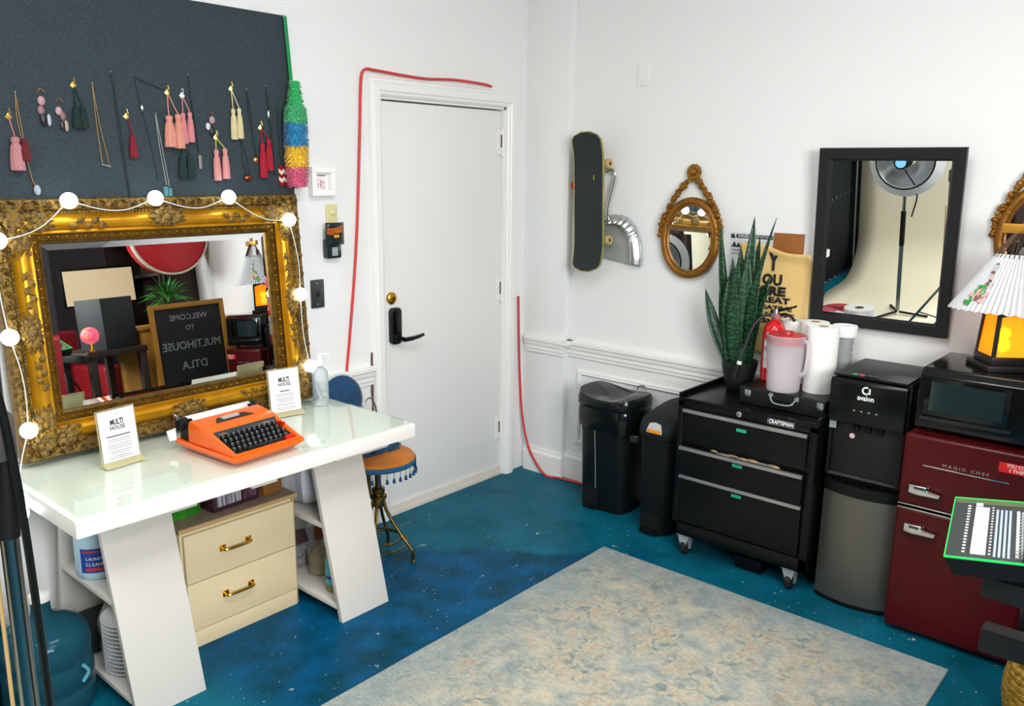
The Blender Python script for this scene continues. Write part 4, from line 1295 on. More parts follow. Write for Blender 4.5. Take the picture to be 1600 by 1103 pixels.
MB().tube(sidew, .0038, 6).build('arm_loop', STEEL, st)

# ================================================================== light stand at the left edge
sx_, sy_ = -3.205, -1.40
t = thing('light_stand', 'chrome and black light stand at the left edge with a cable', 'light stand', (sx_, sy_, 0))
SPOL = M('satin_chrome', '#8b8d8c', .25, 1)
MB().cyl((0, 0, .10), (.004, 0, 1.06), .0165, .0165).build('lower_tube', SPOL, t)
MB().cyl((.002, 0, 1.045), (.012, 0, 1.20), .021, .019).build('black_sleeve', BLACKM, t)
MB().cyl((.012, 0, 1.20), (.016, 0, 1.62), .011).build('upper_tube', SPOL, t)
MB().box(-.05, .030, -.025, .025, 1.197, 1.285).build('clamp_block', M('grey_clamp', '#5a5553', .4, .5), t, bevel=.006)
MB().box(-.10, -.03, -.012, .012, 1.235, 1.262).cyl((-.10, 0, 1.248), (-.14, 0, 1.248), .018).build('clamp_knob', M('grey_clamp', '#5a5553', .4, .5), t, bevel=.003)
for k in range(3):
    a = math.radians(100 + 120 * k)
    c, s_ = math.cos(a), math.sin(a)
    l_ = MB().tube([(.016 * c, .016 * s_, .42), (.30 * c, .30 * s_, .012)], .0095, 8).build('leg', SPOL, t)
    MB().tube([(.014 * c, .014 * s_, .16), (.18 * c, .18 * s_, .185)], .006, 6).build('brace', SPOL, l_)
    MB().sphere((.30 * c, .30 * s_, .014), .014, 10, 8).build('rubber_foot', BLACKM, l_)
MB().tube(bez([(-.06, -.02, 1.62), (-.015, -.03, 1.43), (.006, -.032, 1.32), (.016, -.034, 1.2), (.022, -.034, 1.05), (.026, -.034, .8), (.03, -.034, .4), (.06, -.06, .08), (.10, -.14, .012)], 8), .0075, 8).build('cable', BLACK, t)
tag(MB().tube([(-3.195 - .05, -1.38, .012), (-3.205 - .02, -1.372, .6), (-3.218, -1.365, 1.02)], .004, 8).build('wooden_stick', M('pale_wood', '#c9a66c', .55), loc=(-3.245, -1.38, .012)), 'thin pale wooden stick leaning on the light stand', 'stick')
# ================================================================== mirror wall: hanging things
# skateboard --------------------------------------------------------------
sk = thing('skateboard', 'black griptape skateboard hanging upright on the wall', 'skateboard', (-.105, -.500, 1.213), rot=(math.radians(-2.2), 0, 0))
SL, SWD = .705, .186
def outline(k):
    t_ = k / 48 * 2 * PI
    # superellipse ends
    r = SWD / 2
    if k < 24:
        a = PI * k / 23
        return (r * math.cos(a), SL - r * .62 + r * .62 * math.sin(a) ** .8)
    a = PI * (k - 24) / 23
    return (-r * math.cos(a), r * .62 - r * .62 * math.sin(a) ** .8)
def kick(z):
    q = 0
    if z > SL - .16:
        q = (z - (SL - .16)) ** 2 * 1.5
    if z < .16:
        q = (.16 - z) ** 2 * 1.5
    return -q
def deck(x0, x1, ins=0):
    mb = MB()
    rows = 36
    vs, fs = [], []
    # strips across the width at many heights
    hts = [SL * i / rows for i in range(rows + 1)]
    def halfw(z):
        e_ = SWD * .31
        if z < e_:
            u = 1 - z / e_
            return SWD / 2 * max(.30, math.sqrt(max(0, 1 - u ** 2.4)))
        if z > SL - e_:
            u = 1 - (SL - z) / e_
            return SWD / 2 * max(.30, math.sqrt(max(0, 1 - u ** 2.4)))
        return SWD / 2
    nw = 8
    for side in (x0, x1):
        for z in hts:
            hw = halfw(z) - ins
            for j in range(nw + 1):
                y = -hw + 2 * hw * j / nw
                vs.append((side + kick(z) - .012 * (abs(y) / (SWD / 2)) ** 2, y, min(max(z, ins), SL - ins)))
    n1 = (rows + 1) * (nw + 1)
    for i in range(rows):
        for j in range(nw):
            a = i * (nw + 1) + j
            fs.append((a, a + 1, a + nw + 2, a + nw + 1))
            fs.append((n1 + a, n1 + a + nw + 1, n1 + a + nw + 2, n1 + a + 1))
    per = [j for j in range(nw + 1)] + [(i + 1) * (nw + 1) + nw for i in range(rows)] + [rows * (nw + 1) + nw - 1 - j for j in range(nw)] + [(rows - 1 - i) * (nw + 1) for i in range(rows - 1)]
    for a, b in zip(per, per[1:] + per[:1]):
        fs.append((a, b, n1 + b, n1 + a))
    return mb.add(vs, fs)
deck(-.004, .007).build('deck', M('maple_ply', '#6f8a4a', .5, var=(9, '#b79a52', .15)), sk, smooth=35)
deck(-.0055, -.0042, .006).build('griptape', M('griptape', '#23292b', .9, bump=(900, .4), var=(300, '#2f3638', .2)), sk, smooth=35)
MB().prism([(-.0062, y, z) for y, z in ((-.028, .492), (-.034, .486), (-.050, .486), (-.056, .492), (-.058, .472), (-.050, .458), (-.034, .458), (-.026, .472))], (-.0008, 0, 0)).build('yellow_sticker', M('sticker_yellow', '#c9c24c', .5), sk, smooth=0)
for z in (.16, .545):
    tr = MB().box(.007, .02, -.028, .028, z - .04, z + .04).prism([(.02, -.02, z - .02), (.02, .02, z - .02), (.02, .02, z + .02), (.02, -.02, z + .02)], (.022, 0, 0)).cyl((.048, -.078, z), (.048, .078, z), .007, n=10).build('truck', M('truck_metal', '#4a4038', .4, .8), sk, bevel=.002)
    for sy in (-1, 1):
        wl = MB().lathe([(.010, -.014), (.022, -.016), (.026, -.010), (.026, .010), (.022, .016), (.010, .014), (.010, -.014)], (.048, sy * .078, z), 20, m=Matrix.Rotation(PI / 2, 3, 'X')).build('wheel', M('cream_wheel', '#c2a468', .45), tr)
        MB().cyl((.048, sy * .078 - .012, z), (.048, sy * .078 + .012, z), .010, n=12).build('bearing', M('dark_bearing', '#3a3028', .4, .7), wl)
# hook rack
t = thing('wall_hook', 'black iron double hook holding the skateboard', 'hook', (0, -.36, 1.68))
h = MB().box(-.008, -.001, -.42, -.345, 1.66, 1.76)
h.tube(bez([(-.008, -.39, 1.74), (-.05, -.385, 1.745), (-.080, -.372, 1.762), (-.080, -.366, 1.785), (-.070, -.366, 1.790)], 5), .005, 6)
h.tube(bez([(-.008, -.39, 1.68), (-.05, -.385, 1.672), (-.080, -.372, 1.685), (-.080, -.366, 1.708)], 5), .005, 6)
h.build('hook_iron', M('black_iron', '#15161a', .4, .6), t, world=True)
MB().tube([(-.001, -.39, 1.70), (-.028, -.44, 1.70)], .005, 6).build('arm', M('black_iron', '#15161a', .4, .6), t, world=True)
# thin metal rule with a red tag
t = thing('metal_rule', 'thin steel rule with a red tag hanging left of the skateboard', 'rule', (-.047, -.343, 1.16))
MB().box(-.050, -.046, -.347, -.340, 1.165, 1.66).build('rule_blade', STEEL, t, world=True)
MB().lathe([(0, -.008), (.022, -.006), (.024, 0), (.022, .006), (0, .008)], (-.066, -.357, 1.650), 16, m=Matrix.Rotation(PI / 2, 3, 'Y')).build('red_tag', RED, t, world=True)
# dustpan ---------------------------------------------------------------------
GALV = M('galvanised_steel', '#c4c8ca', .42, .6, var=(12, '#b2b7ba', .3))
t = thing('dustpan', 'galvanised metal dustpan hanging behind the skateboard', 'dustpan', (-.01, -.60, 1.25), 0)
MB().tube(bez([(-.030, -.552, 1.47), (-.040, -.552, 1.52), (-.035, -.566, 1.60), (-.032, -.585, 1.68), (-.030, -.586, 1.715), (-.030, -.565, 1.732), (-.028, -.535, 1.722)], 6), .0085, 8).build('handle', M('bright_tin', '#d6d9da', .22, 1), t, world=True)
pan = [(-.47, 1.283), (-.752, 1.250), (-.758, 1.30), (-.745, 1.38), (-.715, 1.45), (-.66, 1.495), (-.56, 1.50), (-.49, 1.49)]
MB().prism([(-.012, y, z) for y, z in pan], (-.004, 0, 0)).build('pan', GALV, t, world=True)
# gathered hood along the back edge
hd = MB()
arc = bez([(0, -.51, 1.495), (0, -.58, 1.505), (0, -.65, 1.497), (0, -.705, 1.455), (0, -.738, 1.39), (0, -.754, 1.31), (0, -.755, 1.252)], 9)
DC = Vector((0, -.56, 1.30))
def hoodf(u, v):
    p = arc[min(len(arc) - 1, int(round(u * (len(arc) - 1))))]
    k = .004 * math.sin(u * 60) * (u < .62)
    c = Vector((0, -.60, 1.30))
    inn = (c - p).normalized()
    q = p + inn * (.055 * v * (1 - .5 * u)) + Vector((-.014 - .055 * math.sin(PI * .5 * (1 - v)) * (0.35 + .65 * min(1, v * 3)) + k, 0, 0))
    return q
hd.grid(lambda u, v: arc[int(round(u * (len(arc) - 1)))] + (DC - arc[int(round(u * (len(arc) - 1)))]).normalized() * (.05 * v) + Vector((-.014 - .035 * math.sin(PI / 2 * v) + (.005 * math.sin(u * 75) if u < .62 else 0), 0, 0)), len(arc) - 1, 6)
hd.build('crimped_hood', M('bright_tin', '#d6d9da', .22, 1), t, world=True, solid=.002, smooth=60)

# oval mirror -----------------------------------------------------------------------
OAKG = M('old_gold_wood', '#9a6a24', .38, .55, var=(30, '#7a4f1a', .25), bump=(70, .3))
def oval_mirror(label, c, a, b, group=None, knot=True, tw_=0):
    t = thing('oval_mirror', label, 'mirror', (-.001 - (.012 if tw_ else 0), c[0], c[1]), rot=(0, tw_, .038 if tw_ else 0))
    def ring(prof, name, mat):
        n = 64
        mb = MB()
        vs, fs = [], []
        for k in range(n):
            q = 2 * PI * k / n
            for d, h in prof:
                vs.append((-h, (a - d) * math.cos(q), (b - d) * math.sin(q)))
        m_ = len(prof)
        for k in range(n):
            k2 = (k + 1) % n
            for j in range(m_ - 1):
                fs.append((k * m_ + j, k2 * m_ + j, k2 * m_ + j + 1, k * m_ + j + 1))
        return mb.add(vs, fs).build(name, mat, t, smooth=50)
    ring([(0, 0), (0, .016), (.006, .024), (.018, .030), (.028, .028), (.032, .022), (.034, .024), (.038, .024), (.041, .016), (.041, .004)], 'frame', OAKG)
    pn = MB().add([(-.010, (a - .038) * math.cos(2 * PI * k / 64), (b - .038) * math.sin(2 * PI * k / 64)) for k in range(64)], [tuple(range(64))])
    pn.build('mirror_pane', MIRROR, t, smooth=0)
    # garland rising from the shoulders to the crest
    rnd = random.Random(21)
    for sg in (-1, 1):
        g = MB()
        path = bez([(-.018, sg * a * 1.00, b * .02), (-.02, sg * a * .97, b * .35), (-.02, sg * a * .74, b * .78), (-.02, sg * a * .46, b * 1.12), (-.02, sg * a * .22, b * 1.34), (-.02, sg * .012, b * 1.50)], 6)
        for i, p in enumerate(path[:-1]):
            r = .011 + .004 * math.sin(i / len(path) * PI)
            for k in range(2):
                q = p + Vector((rnd.uniform(-.006, .002), rnd.uniform(-.008, .008), rnd.uniform(-.005, .005)))
                g.sphere(q, r * rnd.uniform(.7, 1.05), 7, 5, (1, rnd.uniform(.7, 1.2), rnd.uniform(.7, 1.2)))
        g.build('leaf_garland', OAKG, t)
    k_ = MB()
    for i in range(11):
        q = 2 * PI * i / 10
        rr = .024 if i < 10 else 0
        k_.sphere((-.022 - (.012 if i == 10 else 0), rr * math.cos(q), b * 1.60 + rr * math.sin(q)), .0155 if i < 10 else .018, 8, 6, (.8, 1, 1))
    for i in range(6):
        q = 2 * PI * i / 6 + .3
        scr = [(-.034, .012 * math.cos(q + s_ * .5) * (1 - s_ * .1), b * 1.60 + .012 * math.sin(q + s_ * .5) * (1 - s_ * .1)) for s_ in range(6)]
        k_.tube(scr, .005, 5)
    k_.build('rose_knot', OAKG, t)
    return t
oval_mirror('oval gold mirror with a garland top hanging above the bins', (-1.030, 1.412), .158, .195, tw_=.043)
o2 = oval_mirror('oval gold mirror partly hidden behind the folding fan at the right edge', (-2.50, 1.50), .165, .205)

# black framed mirror -------------------------------------------------------------------
lean = math.atan(.057 / .746)
bmir = thing('black_mirror', 'rectangular black framed mirror tilting forward from the wall', 'mirror', (-.020, -1.941, 1.086), rot=(0, -lean, 0))
hw, H_, fw = .283, .748, .052
fr = MB()
pr = [(0, 0), (0, .022), (.004, .026), (fw - .010, .022), (fw - .002, .014), (fw, .010), (fw, .004)]
vs, fs = [], []
for sy, z0 in ((-1, 0), (1, 0), (1, 1), (-1, 1)):
    for d, h in pr:
        vs.append((-h, sy * (hw - d), (H_ - d) if z0 else d))
n = len(pr)
for i in range(4):
    j = (i + 1) % 4
    for k in range(n - 1):
        fs.append((i * n + k, j * n + k, j * n + k + 1, i * n + k + 1))
fr.add(vs, fs).build('frame', M('black_wood_frame', '#15181a', .4), bmir, smooth=25)
MB().box(-.009, -.006, -hw + fw - .003, hw - fw + .003, fw - .003, H_ - fw + .003).build('mirror_pane', MIRROR, bmir, smooth=0)
MB().box(-.005, -.001, -hw + .01, hw - .01, .01, H_ - .01).build('backing_board', M('mdf_back', '#5a4a38', .8), bmir, smooth=0)
MB().prism([(-.0245, y, z) for y, z in ((hw - fw - .005, .056), (hw - fw - .06, .058), (hw - fw - .06, .064), (hw - fw - .005, .07))], (.012, 0, 0)).build('red_scrap', M('red_scrap', '#a8404c', .6), bmir, smooth=0)

# notice, wooden board and kraft poster ------------------------------------------------------
t = thing('notice_sheet', 'white printed notice on the wall behind the snake plant', 'notice', (-.003, -1.34, 1.0))
MB().box(-.0045, -.003, -1.447, -1.232, 1.17, 1.452).build('paper', M('notice_paper', '#cdd2d6', .7), t, world=True, smooth=0)
MB().box(-.0053, -.0046, -1.442, -1.262, 1.428, 1.445).build('header_bar', M('header_black', '#20262a', .6), t, world=True, smooth=0)
text('EMERGENCY CONTACT CARD', .013, (-.0058, -1.355, 1.4365), (0, -1, 0), (0, 0, 1), PAPER, t, width=.165)
MB().prism([(-.0053, y, z) for y, z in ((-1.236, 1.445), (-1.252, 1.445), (-1.258, 1.426), (-1.236, 1.426))], (.0007, 0, 0)).prism([(-.0053, y, z) for y, z in ((-1.24, 1.385), (-1.268, 1.385), (-1.254, 1.412))], (.0007, 0, 0)).prism([(-.0053, y, z) for y, z in ((-1.262, 1.385), (-1.288, 1.385), (-1.276, 1.408))], (.0007, 0, 0)).build('logo', M('header_black', '#20262a', .6), t, world=True, smooth=0)
text('FASHION', .014, (-.0052, -1.272, 1.370), (0, -1, 0), (0, 0, 1), INK, t)
text('DISTRICT', .014, (-.0052, -1.272, 1.354), (0, -1, 0), (0, 0, 1), INK, t)
ln = MB()
for i in range(16):
    ln.box(-.0051, -.0046, -1.44 + (i % 3) * .01, -1.305, 1.412 - i * .0135, 1.4135 - i * .0135)
o = ln.build('printed_lines', GREYINK, t, world=True, smooth=0); o['kind'] = 'stuff'
t = thing('wall_plaque', 'small brown wooden plaque behind the kraft poster', 'plaque', (-.003, -1.52, 1.2))
MB().box(-.012, -.002, -1.589, -1.449, 1.20, 1.462).build('board', M('orange_brown_wood', '#9c5f26', .5, var=(8, '#875020', .3, (1, 1, 6))), t, world=True, bevel=.001)
MB().sphere((-.013, -1.537, 1.436), .0035, 8, 6).build('pin', STEEL, t, world=True)
t = thing('kraft_poster', 'curling kraft paper poster with bold black lettering', 'poster', (-.014, -1.46, .90))
KR = M('kraft_paper', '#ecc987', .7, var=(5, '#e2be78', .3))
def posterf(u, v):
    y = -1.292 - .352 * u
    z = .90 + (.505 - .020 * math.sin(PI * u) * 0 - .035 * u ** 2 + .012 * math.sin(u * 7)) * v
    curl = .030 * max(0, v - .90) / .10 * (.35 + .65 * u) + .012 * max(0, u - .9) / .1
    return Vector((-.015 - .003 * math.sin(5 * u + 3 * v) - curl, y, z))
MB().grid(posterf, 24, 24).build('paper', KR, t, world=True, solid=.0008)
BLK = M('poster_black', '#1c1c18', .7)
for s_, sz, z, wd in (('Y', .115, 1.330, .056), ('OU', .068, 1.248, .094), ('ARE', .055, 1.197, .140), ('GREAT', .036, 1.157, .182), ('CREATIVE', .026, 1.122, .208), ('BRILLIANT', .027, 1.090, .230), ('TALENTED', .027, 1.058, .23)):
    text(s_, sz, (-.0215, -1.462, z), (0, -1, 0), (0, 0, 1), BLK, t, width=wd, bold=.0045 if sz > .1 else (.003 if sz > .05 else (.0016 if sz > .03 else .001)))

# ================================================================== tool chest
BT = M('tool_chest_black', '#090b0b', .25, spec=.35, bump=(200, .03))
BT2 = M('tool_chest_drawer', '#0a0c0c', .35, spec=.3, bump=(300, .05))
ALU = M('aluminium_pull', '#b9bcbe', .3, .9)
tc_ = thing('tool_chest', 'black rolling tool chest with three silver edged drawers', 'tool chest', (-.26, -1.585, 0))
CX0, CX1, CY0, CY1 = -.470, -.045, -1.900, -1.268
MB().box(CX0 + .012, CX1, CY0, CY1, .105, .735).build('cabinet_body', BT, tc_, world=True, bevel=.004)
fr = MB()
fr.box(CX0, CX0 + .014, CY0, CY0 + .034, .105, .735).box(CX0, CX0 + .014, CY1 - .030, CY1, .105, .735).box(CX0, CX0 + .014, CY0, CY1, .105, .165).box(CX0, CX0 + .014, CY0, CY1, .712, .735)
fr.build('front_frame', BT, tc_, world=True, bevel=.002)
tp = MB().box(CX0, CX1, CY0, CY1, .735, .752)
tp.build('top_tray', BT, tc_, world=True, bevel=.003)
rim = MB().box(CX0, CX1, CY1 - .012, CY1, .752, .772).box(CX0, CX1, CY0, CY0 + .012, .752, .772).box(CX1 - .012, CX1, CY0, CY1, .752, .772)
rim.build('top_rim', BT, tc_, world=True, bevel=.003)
for i, (z0, z1, out, lab) in enumerate(((.553, .705, 0, .659), (.402, .546, .016, .517), (.170, .400, .004, .377))):
    d = MB().box(CX0 - .006 - out, CX0 + .014, CY0 + .038, CY1 - .036, z0 + .004, z1 - .012 - (.012 if i == 1 else 0)).build('drawer', BT2, tc_, world=True, bevel=.003)
    MB().prism([(CX0 - .007 - out, CY0 + .036, z1 - .016 - (.010 if i == 1 else 0)), (CX0 - .022 - out, CY0 + .036, z1 - .014 - (.010 if i == 1 else 0)), (CX0 - .020 - out, CY0 + .036, z1 - .0 - (.010 if i == 1 else 0)), (CX0 - .004 - out, CY0 + .036, z1 + .001 - (.010 if i == 1 else 0))], (0, CY1 - CY0 - .070, 0)).build('pull_rail', ALU, d, world=True, bevel=.001)
    MB().box(CX0 - .0075 - out, CX0 - .006 - out, -1.60, -1.555, lab - .007 - (.012 if i else 0), lab + .007 - (.012 if i else 0)).build('green_label', M('green_label_tape', '#1fa383', .5), d, world=True, smooth=0)
g = MB()
rnd = random.Random(2)
for i in range(7):
    g.sphere((CX0 + .008 + rnd.uniform(0, .02), -1.45 - i * .045, .528 + rnd.uniform(-.004, .006)), .02, 8, 6, (1.0, 1.8, .5))
o = g.build('drawer_contents', M('grey_rags', '#77716a', .8, var=(20, '#b0905a', .1)), tc_, world=True); o['kind'] = 'stuff'
MB().lathe([(0, 0), (.012, 0), (.012, .004), (.009, .006), (0, .006)], (CX0, -1.560, .727), 16, m=Matrix.Rotation(-PI / 2, 3, 'Y')).build('lock', STEEL, tc_, world=True)
MB().box(CX0 - .004, CX0 - .001, -1.806, -1.686, .713, .741).build('name_badge', M('badge_black', '#16181a', .3), tc_, world=True, bevel=.001)
MB().box(CX0 - .0046, CX0 - .0036, -1.804, -1.688, .7375, .7395).box(CX0 - .0046, CX0 - .0036, -1.804, -1.688, .7145, .7165).box(CX0 - .0046, CX0 - .0036, -1.690, -1.688, .7145, .7395).box(CX0 - .0046, CX0 - .0036, -1.804, -1.802, .7145, .7395).build('badge_border', ALU, tc_, world=True, smooth=0)
text('CRAFTSMAN', .022, (CX0 - .0046, -1.746, .727), (0, -1, 0), (0, 0, 1), M('badge_white', '#d8dadb', .4), tc_, width=.104, bold=.0008)
def caster(y, x, front=True):
    c = MB().box(x - .035, x + .035, y - .035, y + .035, .098, .105)
    for q in (-.019, .019):
        c.prism([(x - .028, y + q, .098), (x + .028, y + q, .098), (x + .010, y + q, .03), (x - .010, y + q, .03)], (0, .003 if q > 0 else -.003, 0))
    # outward facing bright plate
    c.prism([(x - .031, y - .030, .100), (x - .031, y + .030, .100), (x - .031, y + .010, .040), (x - .031, y - .010, .040)], (.003, 0, 0))
    o = c.build('caster', M('zinc_plate', '#b9c0c6', .4, .4), tc_, world=True)
    w_ = MB().lathe([(0, -.014), (.034, -.014), (.040, -.008), (.040, .008), (.034, .014), (0, .014)], (x, y, .040), 22, m=Matrix.Rotation(PI / 2, 3, 'X'))
    w_.build('wheel', M('dark_rubber', '#1c1a1a', .7), o, world=True)
for y in (CY1 - .055, CY0 + .075):
    for x in (-.425, -.10):
        caster(y, x)
t = thing('black_bin_tray', 'small black plastic tray on the floor under the tool chest', 'tray', (-.36, -1.62, 0))
MB().prism([(-.40, -1.68, .0), (-.40, -1.56, .0), (-.405, -1.555, .06), (-.405, -1.685, .06)], (.16, 0, 0)).build('tray_body', BLACK, t, world=True, bevel=.005)
MB().box(-.409, -.24, -1.69, -1.55, .056, .064).build('tray_lip', BLACK, t, world=True, bevel=.003)

# flat black tool case on top ------------------------------------------------------
t = thing('tool_case', 'flat black case with a chrome handle on the tool chest', 'case', (-.22, -1.70, .752))
MB().box(-.382, -.055, -1.888, -1.512, .7525, .828).build('case_body', M('black_case', '#101213', .3), t, world=True, bevel=.008, seg=3)
MB().box(-.3835, -.05, -1.8885, -1.5115, .7905, .7925).build('seam', BGLOSS, t, world=True)
for y in (-1.552, -1.868):
    MB().prism([(-.3825, y + a, z) for a, z in ((-.014, .818), (.014, .818), (.014, .796), (.006, .787), (-.006, .787), (-.014, .796))], (-.004, 0, 0)).build('latch', M('chrome_latch', '#b9c2c8', .2, .9), t, world=True, bevel=.001)
hm = M('chrome_latch', '#b9c2c8', .2, .9)
h = MB().tube(bez([(-.383, -1.655, .812), (-.395, -1.658, .806), (-.405, -1.675, .788), (-.407, -1.71, .784), (-.405, -1.748, .788), (-.395, -1.765, .806), (-.383, -1.768, .812)], 4), .0045, 8)
for y in (-1.655, -1.768):
    h.lathe([(0, 0), (.011, 0), (.010, .006), (0, .008)], (-.382, y, .813), 14, m=Matrix.Rotation(-PI / 2, 3, 'Y'))
h.build('handle', hm, t, world=True)

# snake plant ------------------------------------------------------------------------
def leafmat():
    m = bpy.data.materials.new('banded_snake_leaf')
    m.use_nodes = True
    nt = m.node_tree
    b = nt.nodes['Principled BSDF']
    b.inputs['Roughness'].default_value = .38
    tc = nt.nodes.new('ShaderNodeTexCoord')
    wv = nt.nodes.new('ShaderNodeTexWave')
    wv.wave_type = 'BANDS'
    wv.bands_direction = 'Z'
    wv.inputs['Scale'].default_value = 14
    wv.inputs['Distortion'].default_value = 9
    wv.inputs['Detail'].default_value = 3
    wv.inputs['Detail Scale'].default_value = 2.5
    nt.links.new(tc.outputs['Object'], wv.inputs['Vector'])
    r = nt.nodes.new('ShaderNodeValToRGB')
    r.color_ramp.elements[0].position, r.color_ramp.elements[1].position = .25, .8
    r.color_ramp.elements[0].color, r.color_ramp.elements[1].color = lin('#0f2a1a'), lin('#215232')
    nt.links.new(wv.outputs['Fac'], r.inputs['Fac'])
    nt.links.new(r.outputs['Color'], b.inputs['Base Color'])
    return m
LF = leafmat()
pl = thing('snake_plant', 'tall snake plant in a black pot on the tool chest', 'plant', (-.165, -1.400, .752))
MB().lathe([(0, 0), (.048, 0), (.052, .004), (.066, .05), (.078, .10), (.082, .135), (.079, .136), (.074, .10), (.06, .05), (0, .04)], n=32).build('pot', M('black_pot', '#191c1d', .55), pl)
MB().lathe([(0, .118), (.05, .120), (.077, .114)], n=20).build('soil', M('potting_soil', '#4a3a26', .95, var=(90, '#7a6a48', .2), bump=(120, 1)), pl)
def leafblade(base, tip, w_, face, curve=0, fold=.35):
    """broad sword leaf from base to tip; face = direction the blade faces"""
    b0, t0 = Vector(base), Vector(tip)
    ax = (t0 - b0)
    f = Vector(face)
    f = (f - ax.normalized() * f.dot(ax.normalized())).normalized()
    sd = ax.normalized().cross(f)
    N = 12
    vs, fs = [], []
    for i in range(N + 1):
        u = i / N
        c = b0 + ax * u + f * curve * math.sin(PI * u)
        ww = w_ * (.55 + .45 * math.sin(min(1, u / .55) * PI / 2)) * (1 if u < .55 else max(0, (1 - ((u - .55) / .45) ** 1.7)))
        for k, s_ in enumerate((-1, -.5, 0, .5, 1)):
            vs.append(c + sd * ww * s_ + f * (abs(s_) ** 1.5 * ww * fold))
    for i in range(N):
        for k in range(4):
            fs.append((i * 5 + k, i * 5 + k + 1, (i + 1) * 5 + k + 1, (i + 1) * 5 + k))
    return MB().add(vs, fs).build('leaf', LF, pl, solid=.003)
# local axes: y negative is to the right in the picture, x negative towards the room
for base, tip, w_, face, cv in (
    ((.0, .0, .11), (.02, -.012, .785), .030, (-1, -.3, 0), .01),
    ((-.015, .025, .11), (-.01, .135, .755), .022, (-.6, -1, 0), -.03),
    ((.01, -.03, .11), (.01, -.118, .785), .018, (-1, .6, 0), .03),
    ((-.02, .02, .11), (-.045, .02, .60), .034, (-1, -.1, 0), .01),
    ((-.03, -.015, .11), (-.04, -.025, .63), .033, (-1, -.5, 0), .0),
    ((-.01, -.045, .11), (.0, -.060, .60), .036, (-1, .3, 0), .01),
    ((.02, .01, .11), (.03, .05, .66), .03, (-1, -.6, 0), .0),
    ((-.03, .045, .11), (-.02, .185, .448), .026, (-.8, -.8, 0), -.035),
    ((.0, .05, .11), (.01, .130, .665), .022, (-.7, -.9, 0), -.02),
    ((.02, -.03, .11), (.04, -.035, .70), .028, (-1, .2, 0), .0),
    ((-.045, .0, .11), (-.075, .01, .50), .030, (-1, 0, 0), .01),
    ((-.02, .05, .11), (-.02, .115, .46), .014, (-.8, -.6, 0), -.02),
    ((.01, -.05, .11), (-.03, -.135, .50), .018, (-1, .5, 0), .03),
    ((-.01, .055, .11), (-.02, .078, .19), .010, (-1, -.3, 0), .0),
    ((.03, .03, .11), (.045, .02, .55), .03, (-1, 0, 0), .0),
    ((-.02, -.045, .11), (-.035, -.085, .585), .034, (-1, .35, 0), .012),
    ((.0, -.05, .11), (.0, -.112, .53), .032, (-1, .5, 0), .015),
    ((-.03, .03, .11), (-.045, .062, .52), .033, (-1, -.4, 0), .0),
    ((.02, .04, .11), (.02, .080, .60), .028, (-1, -.5, 0), .0)):
    leafblade(base, tip, w_, face, cv)

# fire extinguisher -----------------------------------------------------------------
RG = M('gloss_red_enamel', '#c4131b', .18, coat=.5)
fe = thing('fire_extinguisher', 'red fire extinguisher with a black hose on the tool case', 'extinguisher', (-.190, -1.565, .8285))
MB().lathe([(0, 0), (.044, 0), (.048, .004), (.048, .215), (.044, .240), (.030, .258), (.018, .266), (.018, .275), (0, .275)], n=32).build('cylinder', RG, fe)
MB().grid(lambda u, v: Vector((.0484 * math.cos(2.6 + 1.5 * u), .0484 * math.sin(2.6 + 1.5 * u), .06 + .13 * v)), 14, 2).build('label', M('extinguisher_label', '#d8cfcf', .5, var=(45, '#9a8f96', .12)), fe)
MB().grid(lambda u, v: Vector((.0487 * math.cos(3.5 + .4 * u), .0487 * math.sin(3.5 + .4 * u), .14 + .025 * v)), 6, 1).build('yellow_mark', M('warning_yellow', '#d8a22a', .5), fe)
MB().lathe([(0, .275), (.015, .275), (.017, .285), (.014, .305), (.012, .318), (0, .32)], n=16).box(-.02, .02, -.012, .012, .285, .30).build('valve', M('valve_metal', '#9a9da0', .3, .9), fe)
MB().prism([(-.006, .025, .310), (-.006, -.075, .338), (-.006, -.090, .345), (-.006, -.090, .335), (-.006, -.020, .308), (-.006, .025, .300)], (.012, 0, 0)).build('top_lever', BLACK, fe, bevel=.002)
MB().tube(bez([(0, -.01, .292), (0, -.045, .300), (0, -.075, .288), (0, -.085, .272)], 4), .006, 8).build('carry_handle', BLACK, fe)
MB().lathe([(0, 0), (.012, .0), (.012, .006), (0, .007)], (-.014, -.016, .288), 14, m=Matrix.Rotation(-PI / 2, 3, 'Y')).build('gauge', M('gauge_pink', '#b86a72', .3), fe)
MB().tube(bez([(-.005, .015, .290), (-.02, .045, .285), (-.05, .075, .24), (-.078, .092, .16), (-.100, .105, .09), (-.108, .112, .05)], 6), .0075, 8).build('hose', M('rubber_hose', '#1a1e20', .5), fe)
MB().cyl((-.100, .105, .085), (-.102, .107, .07), .011, n=12).build('hose_collar', M('white_collar', '#d8d8d4', .4), fe)
MB().cyl((-.104, .108, .065), (-.115, .118, .012), .009, .012, n=12).build('nozzle', BLACK, fe)

